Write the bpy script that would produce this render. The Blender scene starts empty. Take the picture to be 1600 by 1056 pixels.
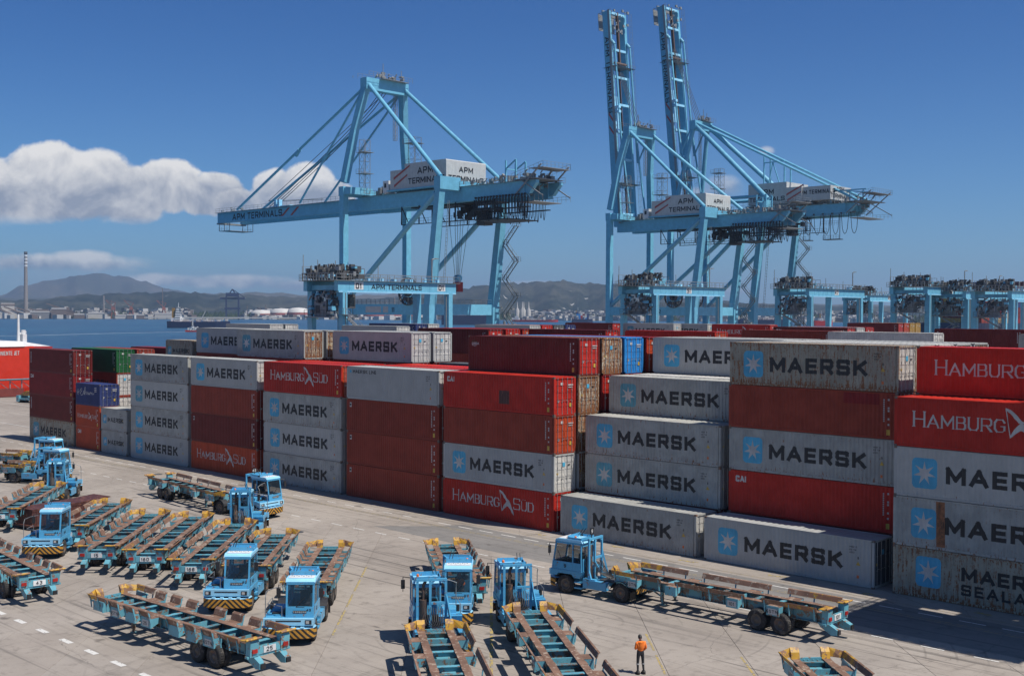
import bpy, bmesh, math, random
from mathutils import Vector, Matrix
from math import sin, cos, pi, radians, sqrt, atan2
scene = bpy.context.scene
C = scene.collection
rnd = random.Random(7)

# ---------------------------------------------------------------- camera
FOC, PITCH, YAW, CAMH, ROLL = 1847.0, 0.0214, 0.769, 16.4, 0.0046
fh = Vector((-sin(YAW), cos(YAW), 0)); r0 = Vector((cos(YAW), sin(YAW), 0)); uz = Vector((0, 0, 1))
fw = fh * cos(PITCH) - uz * sin(PITCH); u0 = uz * cos(PITCH) + fh * sin(PITCH)
rv = r0 * cos(ROLL) + u0 * sin(ROLL); upv = u0 * cos(ROLL) - r0 * sin(ROLL)
cam = bpy.data.cameras.new('camera'); cam.sensor_width = 36; cam.lens = FOC / 1600 * 36
cam.clip_end = 90000; cam.clip_start = 0.5
co = bpy.data.objects.new('camera', cam); C.objects.link(co)
co.matrix_world = Matrix(((rv.x, upv.x, -fw.x, 0), (rv.y, upv.y, -fw.y, 0), (rv.z, upv.z, -fw.z, CAMH), (0, 0, 0, 1)))
scene.camera = co

# ---------------------------------------------------------------- exposure, sun, sky
scene.view_settings.view_transform = 'Standard'; scene.view_settings.look = 'None'
scene.view_settings.exposure = 0.14; scene.view_settings.gamma = 1.0
scene.view_settings.use_curve_mapping = False
SUNV = Vector((0.57, 0.148, 1.0)).normalized()
sun = bpy.data.lights.new('sun', 'SUN'); sun.energy = 4.7; sun.angle = radians(0.5); sun.color = (1.0, 0.955, 0.89)
so = bpy.data.objects.new('sun', sun); C.objects.link(so)
so.rotation_euler = SUNV.to_track_quat('Z', 'Y').to_euler(); so.location = (0, 0, 200)
ELEV = math.asin(SUNV.z); AZ = atan2(SUNV.x, SUNV.y)
scene.cycles.volume_bounces = 0
scene.cycles.max_bounces = 6
scene.cycles.volume_step_rate = 4

class NT:
    """small helper to write node graphs"""
    def __init__(s, tree): s.t = tree; s.n = tree.nodes; s.l = tree.links
    def new(s, ty, **kw):
        o = s.n.new(ty)
        for k, v in kw.items(): setattr(o, k, v)
        return o
    def put(s, sock, v):
        if isinstance(v, bpy.types.NodeSocket): s.l.new(v, sock)
        elif v is not None:
            if hasattr(sock.default_value, '__len__') and isinstance(v, (int, float)): v = (v,) * len(sock.default_value)
            if hasattr(sock.default_value, '__len__') and len(sock.default_value) == 4 and len(v) == 3: v = (*v, 1)
            sock.default_value = v
    def m(s, op, a, b=None, c=None, clamp=False):
        o = s.new('ShaderNodeMath', operation=op, use_clamp=clamp)
        for i, v in enumerate((a, b, c)):
            if v is not None: s.put(o.inputs[i], v)
        return o.outputs[0]
    def vm(s, op, a, b=None):
        o = s.new('ShaderNodeVectorMath', operation=op)
        s.put(o.inputs[0], a)
        if b is not None: s.put(o.inputs[1], b)
        return o.outputs['Value'] if op in ('DOT_PRODUCT', 'LENGTH') else o.outputs[0]
    def mix(s, f, a, b, mode='MIX'):
        o = s.new('ShaderNodeMix', data_type='RGBA', blend_type=mode)
        s.put(o.inputs[0], f); s.put(o.inputs[6], a); s.put(o.inputs[7], b)
        return o.outputs[2]
    def noise(s, vec, scale, detail=3, rough=.55, dist=0, out=0):
        o = s.new('ShaderNodeTexNoise'); s.put(o.inputs['Vector'], vec)
        o.inputs['Scale'].default_value = scale; o.inputs['Detail'].default_value = detail
        o.inputs['Roughness'].default_value = rough; o.inputs['Distortion'].default_value = dist
        return o.outputs[out]
    def ss(s, x, lo, hi):
        o = s.new('ShaderNodeMapRange', interpolation_type='SMOOTHSTEP')
        s.put(o.inputs[0], x); s.put(o.inputs[1], lo); s.put(o.inputs[2], hi); o.inputs[3].default_value = 0; o.inputs[4].default_value = 1
        return o.outputs[0]
    def xyz(s, v):
        o = s.new('ShaderNodeSeparateXYZ'); s.put(o.inputs[0], v); return o.outputs
    def comb(s, x, y, z):
        o = s.new('ShaderNodeCombineXYZ')
        for i, v in enumerate((x, y, z)): s.put(o.inputs[i], v)
        return o.outputs[0]
    def mapv(s, vec, sc=(1, 1, 1), loc=(0, 0, 0), rot=(0, 0, 0)):
        o = s.new('ShaderNodeMapping'); s.put(o.inputs[0], vec)
        o.inputs[1].default_value = loc; o.inputs[2].default_value = rot; o.inputs[3].default_value = sc
        return o.outputs[0]

world = bpy.data.worlds.new('World'); scene.world = world; world.use_nodes = True
w = NT(world.node_tree); w.n.clear()
sky = w.new('ShaderNodeTexSky', sky_type='NISHITA', sun_disc=False)
sky.sun_elevation = ELEV; sky.sun_rotation = AZ; sky.altitude = 20; sky.air_density = 1.0; sky.dust_density = 0.35; sky.ozone_density = 3.2
tc = w.new('ShaderNodeTexCoord').outputs['Generated']
fd = w.m('MAXIMUM', w.vm('DOT_PRODUCT', tc, tuple(fh)), 0.05)
su = w.m('DIVIDE', w.vm('DOT_PRODUCT', tc, tuple(r0)), fd)
sz = w.m('DIVIDE', w.xyz(tc)[2], fd)
P2 = w.comb(su, sz, 0.0)
def U(px): return (px - 800) / FOC
def V(py): return (486 + (0.0) - py) / FOC
def blob(px, py, wx, wy):
    a = w.m('DIVIDE', w.m('SUBTRACT', su, U(px)), wx / FOC); b = w.m('DIVIDE', w.m('SUBTRACT', sz, V(py)), wy / FOC)
    d = w.m('ADD', w.m('MULTIPLY', a, a), w.m('MULTIPLY', b, b))
    return w.m('SUBTRACT', 1.0, d)
def mx(*a):
    o = a[0]
    for b in a[1:]: o = w.m('SMOOTH_MAX', o, b, 0.12)
    return o
def cloud(shape, base_py, top_py, nscale, off, soft=.5, amp=1.5, gray=(.29, .325, .40), white=(.84, .82, .79)):
    # off: flat base cut with a soft edge; the noise puffs the outline, its vertical slope gives the relief
    n1 = w.noise(w.vm('ADD', P2, off), nscale, 10, .60, .3)
    n2 = w.noise(w.vm('ADD', P2, (off[0] - .005, off[1] + .012, 0)), nscale, 7, .56, .3)
    dens = w.ss(w.m('ADD', shape, w.m('MULTIPLY', w.m('SUBTRACT', n1, .5), amp * 2)), -.1, soft)
    cut = w.ss(w.m('ADD', sz, w.m('MULTIPLY', n1, 16 / FOC)), V(base_py + 4), V(base_py - 20))
    hgt = w.ss(sz, V(base_py), V(top_py))
    lit = w.m('ADD', w.m('ADD', w.m('MULTIPLY', w.m('SUBTRACT', n1, n2), 3.0), w.m('MULTIPLY', w.m('SUBTRACT', .9, shape), .28)), w.m('ADD', w.m('MULTIPLY', hgt, .85), .02), clamp=True)
    return w.m('MULTIPLY', dens, cut), w.mix(lit, gray, white)
col = sky.outputs[0]
K = 0.068
col = w.mix(1.0, col, w.mix(w.ss(w.xyz(tc)[2], .28, .85), w.mix(w.ss(w.xyz(tc)[2], .0, .28), (.52, .90, 1.34), (.245, .585, 1.07)), (.62, .78, 1.0)), 'MULTIPLY')
def over(c, layer, op=1.0):
    return w.mix(w.m('MULTIPLY', layer[0], op), c, w.mix(1.0, layer[1], (1 / K,) * 3, 'MULTIPLY'))
big = mx(blob(-40, 300, 120, 62), blob(70, 280, 85, 58), blob(140, 292, 80, 58), blob(205, 306, 62, 46), blob(265, 288, 55, 44), blob(330, 305, 55, 36), blob(20, 318, 150, 34))
c1 = cloud(big, 347, 225, 17, (3.1, 1.2, 0), amp=1.0, soft=.24)
c2 = cloud(mx(blob(375, 318, 45, 24), blob(430, 300, 42, 34), blob(482, 292, 44, 38), blob(525, 308, 34, 28)), 334, 258, 20, (7.4, 2.2, 0), amp=1.0, soft=.3)
c3 = cloud(mx(blob(80, 412, 160, 17), blob(125, 404, 60, 14), blob(-100, 410, 120, 18)), 424, 398, 24, (1.4, 5.2, 0), soft=.9, amp=1.1, gray=(.24, .28, .35))
c4 = cloud(mx(blob(240, 438, 60, 12), blob(350, 440, 120, 13), blob(470, 446, 80, 10), blob(820, 443, 60, 8), blob(1110, 452, 70, 8)), 458, 428, 28, (4.4, 8.2, 0), soft=1.0, amp=1.0, gray=(.27, .32, .40))
c5 = cloud(mx(blob(1130, 290, 38, 20), blob(1195, 232, 16, 9), blob(1100, 300, 30, 14)), 306, 268, 22, (9.4, 3.2, 0), soft=1.1, amp=1.2)
c6 = cloud(mx(blob(100, 440, 260, 22)), 468, 420, 18, (2.4, 6.2, 0), soft=2.0, amp=1.2, gray=(.28, .33, .41), white=(.5, .54, .6))
for L, op in ((c6, .45), (c3, .8), (c4, .75), (c1, .97), (c2, .92), (c5, .55)): col = over(col, L, op)
# scattered low clouds the rest of the way round
nn = w.noise(w.mapv(tc, (6, 6, 16)), 1.0, 6, .55)
el = w.xyz(tc)[2]
back = w.m('MULTIPLY', w.ss(w.vm('DOT_PRODUCT', tc, tuple(fh)), .72, .45), w.m('MULTIPLY', w.ss(nn, .55, .68), w.m('MULTIPLY', w.ss(el, .01, .05), w.ss(el, .3, .12))))
col = w.mix(w.m('MULTIPLY', back, .8), col, (6, 6.1, 6.4))
bg = w.new('ShaderNodeBackground'); w.put(bg.inputs[0], col); bg.inputs[1].default_value = K
w.l.new(bg.outputs[0], w.new('ShaderNodeOutputWorld').inputs[0])

# ---------------------------------------------------------------- materials
MATS = {}
def base_mat(name):
    m = bpy.data.materials.new(name); m.use_nodes = True; MATS[name] = m
    t = NT(m.node_tree); b = t.n['Principled BSDF']
    return m, t, b
def paint(name, col, rough=.42, rust=.0, grime=.35, rustcol=(.13, .055, .025), metal=0, chips=.0, chipcol=(.18, .085, .045), streak=True, bump=.004, fade=.12, spec=.5):
    """worn paint: faded patches, grime, rust from the lower edge and running streaks"""
    if name in MATS: return MATS[name]
    m, t, b = base_mat(name)
    oc = t.new('ShaderNodeTexCoord').outputs['Object']; ri = t.new('ShaderNodeObjectInfo').outputs['Random']
    v = t.vm('ADD', oc, t.comb(t.m('MULTIPLY', ri, 53.0), t.m('MULTIPLY', ri, 31.0), t.m('MULTIPLY', ri, 17.0)))
    n = t.noise(v, .9, 4, .6)
    dark = tuple(c * .62 for c in col); lite = tuple(min(1, c * 1.22 + .012) for c in col)
    c0 = t.mix(t.ss(n, .35, .7), t.mix(fade * 3, col, dark), t.mix(fade * 3, col, lite))
    c0 = t.mix(1.0, c0, t.mix(ri, (.88, .885, .90), (1.08, 1.07, 1.05)), 'MULTIPLY')
    if grime:
        g = t.noise(t.mapv(v, (5, 5, .8)) if streak else v, 1.4, 5, .65)
        c0 = t.mix(t.m('MULTIPLY', t.ss(g, .5, .78), grime), c0, tuple(c * .35 + .012 for c in col))
    if rust:
        s1 = t.noise(t.mapv(v, (7, 7, .55)), 1.6, 5, .7); s2 = t.noise(v, 7, 4, .7)
        k = t.m('ADD', t.m('MULTIPLY', s1, .65), t.m('MULTIPLY', s2, .35))
        z = t.xyz(oc)[2]
        low = t.m('MULTIPLY', t.ss(z, .75, .05), .07); top = t.m('MULTIPLY', t.ss(z, 2.45, 2.8), .035)
        th = .66 - .14 * rust
        c0 = t.mix(t.ss(t.m('ADD', t.m('ADD', k, low), top), th, th + .05), c0, t.mix(s2, rustcol, tuple(c * 2.4 for c in rustcol)))
    if chips:
        s3 = t.noise(v, 3.2, 6, .72)
        th = .62 - .22 * chips
        c0 = t.mix(t.ss(s3, th, th + .04), c0, t.mix(t.noise(v, 11, 3), chipcol, tuple(c * 1.7 for c in chipcol)))
    t.put(b.inputs['Base Color'], c0)
    t.put(b.inputs['Roughness'], t.m('ADD', rough, t.m('MULTIPLY', t.m('SUBTRACT', n, .5), .3)))
    b.inputs['Metallic'].default_value = metal
    b.inputs['Specular IOR Level'].default_value = spec
    if bump:
        bp = t.new('ShaderNodeBump'); bp.inputs['Strength'].default_value = .5; bp.inputs['Distance'].default_value = bump
        t.put(bp.inputs['Height'], t.noise(v, 16, 3)); t.l.new(bp.outputs[0], b.inputs['Normal'])
    return m
def plain(name, col, rough=.6, metal=0, spec=.5): return paint(name, col, rough, grime=.18, fade=.07, metal=metal, bump=0, spec=spec)

sea_m, t, b = base_mat('sea_water')
gp = t.new('ShaderNodeNewGeometry').outputs['Position']
b.inputs['Roughness'].default_value = .32; b.inputs['IOR'].default_value = 1.33
b.inputs['Specular IOR Level'].default_value = .35
pn = t.noise(t.mapv(gp, (1 / 260, 1 / 260, 1)), 1, 4, .6); fn = t.noise(t.mapv(gp, (1 / 22, 1 / 9, 1), rot=(0, 0, .8)), 1, 4, .6)
t.put(b.inputs['Base Color'], t.mix(t.m('ADD', t.m('MULTIPLY', t.ss(pn, .35, .7), .5), t.m('MULTIPLY', t.ss(fn, .4, .62), .5)), (.012, .055, .115), (.028, .105, .175)))
bp = t.new('ShaderNodeBump'); bp.inputs['Strength'].default_value = .55; bp.inputs['Distance'].default_value = .8
t.put(bp.inputs['Height'], t.m('ADD', fn, t.noise(t.mapv(gp, (.35, .6, 1)), 1, 4, .6))); t.l.new(bp.outputs[0], b.inputs['Normal'])

def concrete(name, c1, c2, marks=1.0, patch=.5):
    m, t, b = base_mat(name)
    gp = t.new('ShaderNodeNewGeometry').outputs['Position']
    ri = t.new('ShaderNodeObjectInfo').outputs['Random']
    n1 = t.noise(gp, .11, 5, .6); n2 = t.noise(gp, 1.3, 6, .68); n3 = t.noise(gp, 9, 4, .7)
    c = t.mix(t.ss(n1, .33, .68), c1, c2)
    c = t.mix(t.m('MULTIPLY', ri, .035), c, (.9, .86, .8))
    c = t.mix(t.m('MULTIPLY', t.ss(n2, .5, .74), .55), c, tuple(x * .5 for x in c1))
    c = t.mix(t.m('MULTIPLY', t.ss(n3, .58, .7), .22), c, tuple(x * 1.35 for x in c2))
    c = t.mix(t.m('MULTIPLY', t.ss(n3, .4, .28), .3), c, tuple(x * .6 for x in c1))
    if marks:
        # long scuffs of tyres, mostly along the 135 degree bays and the lanes
        d1 = t.noise(t.mapv(gp, (.035, 1.6, 1), rot=(0, 0, radians(45))), 1, 5, .62, .8)
        d2 = t.noise(t.mapv(gp, (.03, 1.1, 1), rot=(0, 0, radians(10))), 1, 5, .6, 1.2)
        area = t.ss(t.noise(gp, .07, 2), .38, .6)
        c = t.mix(t.m('MULTIPLY', t.m('MULTIPLY', t.ss(d1, .53, .65), area), .68 * marks), c, (.07, .063, .057))
        c = t.mix(t.m('MULTIPLY', t.m('MULTIPLY', t.ss(d2, .57, .68), t.m('SUBTRACT', 1.0, area)), .46 * marks), c, (.085, .077, .07))
        wv = t.new('ShaderNodeTexWave', wave_type='RINGS', rings_direction='Z'); t.put(wv.inputs[0], t.mapv(gp, (1, 1, 1), loc=(41.0, -47.5, 0)))
        wv.inputs['Scale'].default_value = .21; wv.inputs['Distortion'].default_value = 5.5; wv.inputs['Detail'].default_value = 1.5; wv.inputs['Detail Scale'].default_value = .25
        c = t.mix(t.m('MULTIPLY', t.m('MULTIPLY', t.ss(wv.outputs[1], .97, 1.0), t.ss(t.noise(gp, .13, 2), .5, .65)), .3 * marks), c, (.07, .063, .058))
        oil = t.noise(gp, .55, 3, .5)
        c = t.mix(t.m('MULTIPLY', t.ss(oil, .66, .74), .6), c, (.06, .05, .045)); dd = t.noise(t.mapv(gp, (.5, .12, 1), rot=(0, 0, radians(-30))), 1, 6, .7, .6); c = t.mix(t.m('MULTIPLY', t.ss(dd, .55, .72), .5 * marks), c, (.15, .132, .115))
        vo = t.new('ShaderNodeTexVoronoi', feature='DISTANCE_TO_EDGE'); t.put(vo.inputs['Vector'], t.vm('ADD', gp, t.noise(gp, .7, 4, out=1)))
        vo.inputs['Scale'].default_value = .09
        c = t.mix(t.m('MULTIPLY', t.ss(vo.outputs[0], .0022, .0008), .45), c, (.08, .072, .065))
    t.put(b.inputs['Base Color'], c); b.inputs['Roughness'].default_value = .85; b.inputs['Specular IOR Level'].default_value = .3
    bp = t.new('ShaderNodeBump'); bp.inputs['Strength'].default_value = .35; bp.inputs['Distance'].default_value = .01
    t.put(bp.inputs['Height'], t.m('ADD', n3, n2)); t.l.new(bp.outputs[0], b.inputs['Normal'])
    return m
CONC = concrete('yard_concrete', (.275, .238, .203), (.36, .315, .27))
LANE = concrete('lane_asphalt', (.155, .147, .138), (.205, .192, .178), marks=.7)
JOINT = plain('joint_dirt', (.15, .132, .112), .95)
def linepaint(name, col, keep=.5):
    m, t, b = base_mat(name)
    gp = t.new('ShaderNodeNewGeometry').outputs['Position']
    n = t.noise(gp, 5, 5, .7)
    t.put(b.inputs['Base Color'], t.mix(t.ss(n, keep, keep + .1), col, (.21, .19, .165))); b.inputs['Roughness'].default_value = .8
    return m
WLINE = linepaint('white_line_paint', (.62, .60, .56), .56); YLINE = linepaint('faded_yellow_paint', (.42, .31, .10), .47)
YSOFT = linepaint('worn_yellow_paint', (.34, .265, .12), .43)

RED_DARK = paint('maroon_container_paint', (.15, .022, .018), .45, rust=.15, grime=.25, spec=.16)
def cp(*a, **k): return paint(*a, spec=.16, **k)
CON = {
 'grey': cp('grey_container_paint', (.43, .43, .405), .45, rust=.04, grime=.16, fade=.06),
 'grey2': cp('worn_grey_container_paint', (.385, .385, .355), .5, rust=.42, grime=.35),
 'beige': cp('weathered_beige_container_paint', (.37, .345, .27), .55, rust=.95, grime=.6),
 'white': cp('white_container_paint', (.56, .54, .50), .5, rust=.35, grime=.3),
 'cream': cp('rusty_cream_container_paint', (.50, .44, .33), .55, rust=1.5, grime=.45),
 'maroon': RED_DARK,
 'wine': cp('wine_container_paint', (.215, .018, .018), .42, rust=.1, grime=.3),
 'brown': cp('brownred_container_paint', (.275, .047, .027), .48, rust=.12, grime=.3),
 'red': cp('bright_red_container_paint', (.56, .028, .014), .4, rust=.1, grime=.25),
 'crimson': cp('crimson_container_paint', (.45, .028, .018), .4, rust=.12, grime=.25),
 'orange': cp('orange_red_container_paint', (.44, .062, .022), .45, rust=.25, grime=.3),
 'green': cp('green_container_paint', (.02, .105, .035), .45, rust=.1, grime=.3),
 'navy': cp('navy_container_paint', (.035, .05, .15), .45, rust=.2, grime=.3),
 'blue': cp('blue_container_paint', (.03, .22, .55), .45, rust=.15, grime=.25),
 'yellow': cp('mustard_container_paint', (.42, .25, .055), .5, rust=.3, grime=.3),
 'dark': cp('dark_grey_container_paint', (.11, .115, .12), .5, rust=.2, grime=.3),
}
CASTING = paint('container_frame_steel', (.13, .115, .10), .6, rust=.6, grime=.4)
ROD = plain('galvanised_rod', (.42, .42, .41), .4, .6)
TXT_BLACK = plain('black_print', (.018, .018, .02), .5)
TXT_WHITE = paint('white_print', (.55, .53, .50), .55, grime=.35, rust=.15, bump=0)
LOGO_BLUE = paint('logo_blue_print', (.075, .40, .60), .5, grime=.3, rust=.25, bump=0)
LOGO_BLUE2 = paint('faded_logo_blue_print', (.10, .32, .40), .55, grime=.5, rust=.5, bump=0)
YSTICK = plain('yellow_sticker', (.55, .36, .05), .5)
STRIPE_RED = plain('stripe_red', (.42, .075, .06), .5)
BLUE = paint('crane_blue_paint', (.16, .455, .62), .42, grime=.18, fade=.08, rust=0)
TEAL = paint('chassis_teal_paint', (.105, .275, .32), .5, grime=.5, chips=.55, fade=.15, chipcol=(.12, .075, .05))
TEAL2 = paint('bright_teal_paint', (.13, .38, .46), .48, grime=.35, chips=.3, fade=.1)
CABB = paint('tractor_blue_paint', (.09, .38, .62), .34, grime=.42, chips=.12, fade=.06)
CABL = paint('tractor_light_blue_paint', (.33, .68, .90), .35, grime=.2, fade=.06)
RUSTY = paint('rusty_rail_steel', (.215, .12, .078), .75, grime=.5, chips=.3, chipcol=(.26, .20, .15), fade=.22, rust=.3, rustcol=(.10, .05, .03))
YEL = paint('chipped_yellow_paint', (.56, .31, .03), .55, grime=.45, chips=.62, chipcol=(.17, .09, .05))
YWORN = paint('half_worn_yellow_paint', (.45, .25, .03), .6, grime=.4, chips=.95, chipcol=(.17, .085, .048))
TYRE = paint('tyre_rubber', (.028, .026, .025), .85, grime=.6, chips=.35, chipcol=(.07, .062, .055))
RIM = paint('wheel_rim_paint', (.12, .105, .09), .6, grime=.6, chips=.3)
BLACK = plain('black_steel', (.022, .022, .024), .55)
DGREY = plain('dark_machinery_grey', (.07, .072, .075), .6)
MGREY = plain('galvanised_grey', (.27, .28, .28), .5, .3)
LGREY = plain('pale_grey_paint', (.52, .52, .50), .5)
WHITE = plain('white_panel_paint', (.72, .72, .70), .5)
HOUSEW = paint('crane_house_cladding', (.55, .55, .52), .5, grime=.25, fade=.06)
BROWN = paint('brown_steel_plate', (.085, .028, .022), .6, grime=.5, chips=.3, chipcol=(.14, .055, .035))
EXHB = paint('scorched_exhaust_steel', (.085, .06, .05), .6, grime=.5, chips=.3)
REDLAMP = plain('red_lamp_lens', (.35, .02, .015), .3)
ORLAMP = plain('amber_lamp_lens', (.65, .14, .02), .3)
HULLN = plain('navy_hull_paint', (.018, .026, .07), .5)
gm, t, b = base_mat('tinted_glass')
b.inputs['Base Color'].default_value = (.02, .03, .035, 1); b.inputs['Roughness'].default_value = .06
b.inputs['Alpha'].default_value = .5; b.inputs['Specular IOR Level'].default_value = .8
GLASS = gm
CHEV, t, b = base_mat('hazard_chevrons')
oc = t.new('ShaderNodeTexCoord').outputs['Object']; x_, y_, z_ = t.xyz(oc)
q = t.m('FRACT', t.m('MULTIPLY', t.m('ADD', t.m('ABSOLUTE', y_), t.m('MULTIPLY', z_, 1.0)), 3.4))
n = t.noise(oc, 6, 4, .7)
t.put(b.inputs['Base Color'], t.mix(t.m('MULTIPLY', t.ss(q, .48, .52), t.ss(n, .68, .6)), (.02, .019, .018), (.50, .25, .03))); b.inputs['Roughness'].default_value = .55

# ---------------------------------------------------------------- mesh building
class MB:
    def __init__(s): s.v = []; s.f = []; s.mi = []; s.c = 0; s.sm = []; s.smooth = False
    def add(s, vs, fs):
        o = len(s.v); s.v += [tuple(p) for p in vs]
        for f in fs: s.f.append(tuple(o + i for i in f)); s.mi.append(s.c); s.sm.append(s.smooth)
        return s
    def box(s, x0, x1, y0, y1, z0, z1):
        return s.add([(x0, y0, z0), (x1, y0, z0), (x1, y1, z0), (x0, y1, z0), (x0, y0, z1), (x1, y0, z1), (x1, y1, z1), (x0, y1, z1)],
                     [(0, 3, 2, 1), (4, 5, 6, 7), (0, 1, 5, 4), (1, 2, 6, 5), (2, 3, 7, 6), (3, 0, 4, 7)])
    def beam(s, p, q, w=.1, h=None, up=(0, 0, 1), w2=None, h2=None):
        h = w if h is None else h; w2 = w if w2 is None else w2; h2 = h if h2 is None else h2
        p = Vector(p); q = Vector(q); d = (q - p).normalized(); u = Vector(up)
        if abs(d.dot(u)) > .98: u = Vector((0, 1, 0)) if abs(d.y) < .9 else Vector((1, 0, 0))
        a = d.cross(u).normalized(); b_ = a.cross(d)
        vs = []
        for o, ww, hh in ((p, w, h), (q, w2, h2)):
            for sx, sy in ((-1, -1), (1, -1), (1, 1), (-1, 1)): vs.append(o + a * (sx * ww / 2) + b_ * (sy * hh / 2))
        return s.add(vs, [(0, 1, 2, 3), (7, 6, 5, 4), (0, 4, 5, 1), (1, 5, 6, 2), (2, 6, 7, 3), (3, 7, 4, 0)])
    def tube(s, p, q, r=.05, n=6, r2=None, caps=True):
        r2 = r if r2 is None else r2
        p = Vector(p); q = Vector(q); d = (q - p).normalized(); u = Vector((0, 0, 1)) if abs(d.z) < .95 else Vector((1, 0, 0))
        a = d.cross(u).normalized(); b_ = a.cross(d); vs = []
        for o, rr in ((p, r), (q, r2)):
            for i in range(n): vs.append(o + a * (rr * cos(2 * pi * i / n)) + b_ * (rr * sin(2 * pi * i / n)))
        sm = s.smooth; s.smooth = n > 6
        s.add(vs, [(i, i + n, (i + 1) % n + n, (i + 1) % n) for i in range(n)]); s.smooth = False
        if caps: s.add(vs, [tuple(range(n)), tuple(reversed(range(n, 2 * n)))])
        s.smooth = sm
        return s
    def path(s, pts, r=.03, n=5):
        for a, b_ in zip(pts[:-1], pts[1:]): s.tube(a, b_, r, n)
        return s
    def lathe(s, prof, c=(0, 0, 0), axis='y', n=16):
        """prof: (radius, along)"""
        vs = []; m = len(prof)
        for i in range(n):
            a = 2 * pi * i / n
            for r, h in prof:
                p = (r * cos(a), h, r * sin(a)) if axis == 'y' else (r * cos(a), r * sin(a), h) if axis == 'z' else (h, r * cos(a), r * sin(a))
                vs.append((p[0] + c[0], p[1] + c[1], p[2] + c[2]))
        fs = []
        for i in range(n):
            j = (i + 1) % n
            for k in range(m - 1): fs.append((i * m + k, j * m + k, j * m + k + 1, i * m + k + 1))
        sm = s.smooth; s.smooth = True; s.add(vs, fs); s.smooth = sm
        return s
    def prism(s, pts, a, b_, plane='xz'):
        """polygon in a plane, extruded along the third axis from a to b"""
        def P(u, v, t_): return (u, t_, v) if plane == 'xz' else (u, v, t_) if plane == 'xy' else (t_, u, v)
        n = len(pts); vs = [P(u, v, a) for u, v in pts] + [P(u, v, b_) for u, v in pts]
        return s.add(vs, [tuple(range(n)), tuple(reversed(range(n, 2 * n)))] + [(i, i + n, (i + 1) % n + n, (i + 1) % n) for i in range(n)])
    def mesh(s, name, mats):
        me = bpy.data.meshes.new(name); me.from_pydata(s.v, [], s.f)
        mats = mats if isinstance(mats, (list, tuple)) else [mats]
        for m in mats: me.materials.append(m)
        me.polygons.foreach_set('material_index', s.mi); me.polygons.foreach_set('use_smooth', s.sm)
        bm = bmesh.new(); bm.from_mesh(me); bmesh.ops.recalc_face_normals(bm, faces=bm.faces); bm.to_mesh(me); bm.free()
        me.update(); return me

class Spec:
    """a thing with parts and sub-parts that can be placed many times, sharing mesh data"""
    def __init__(s): s.parts = []
    def part(s, name, mb, mats, subs=None, label=None):
        me = mb if isinstance(mb, bpy.types.Mesh) else mb.mesh(name, mats)
        e = [name, me, subs or [], label, None]; s.parts.append(e); return e
    def sub(s, e, name, mb, mats, loc=None):
        me = mb if isinstance(mb, bpy.types.Mesh) else mb.mesh(name, mats)
        e[2].append((name, me, loc)); return me
def link(name, data, parent=None, loc=None, label=None):
    o = bpy.data.objects.new(name, data); C.objects.link(o); o.parent = parent
    if loc: o.location = loc
    if label: o['label'] = label
    return o
def tag(o, label, cat, group=None):
    o['label'] = label; o['category'] = cat
    if group: o['group'] = group
    return o
def empty(name, label, cat, loc=(0, 0, 0), rz=0, group=None, sc=None):
    o = bpy.data.objects.new(name, None); C.objects.link(o); o.location = loc; o.rotation_euler = (0, 0, rz)
    o.empty_display_size = .3
    if sc: o.scale = (sc,) * 3
    return tag(o, label, cat, group)
JOINED = {'deck_machinery', 'trolley_machinery', 'trolley_fittings', 'trolley_housings', 'deck_fittings', 'stair_base_platform', 'apex_machinery', 'deck_gear', 'festoon_cables', 'hoses_and_fittings', 'hoses_and_valves', 'plant_buildings', 'boom_tip_platform', 'tail_platform', 'trolley'}
def place(spec, name, label, cat, loc=(0, 0, 0), rz=0, group=None, skip=(), sc=None):
    root = empty(name, label, cat, loc, rz, group, sc)
    for pn, me, subs, lb, pl in spec.parts:
        if pn in skip: continue
        po = link(pn, me, root, pl, lb)
        if pn in JOINED: po['kind'] = 'stuff'
        for sn, sme, sl in subs: link(sn, sme, po, sl)
    return root
def struct(name, mb, mats, kind='structure'):
    o = link(name, mb.mesh(name, mats)); o['kind'] = kind; return o

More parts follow.
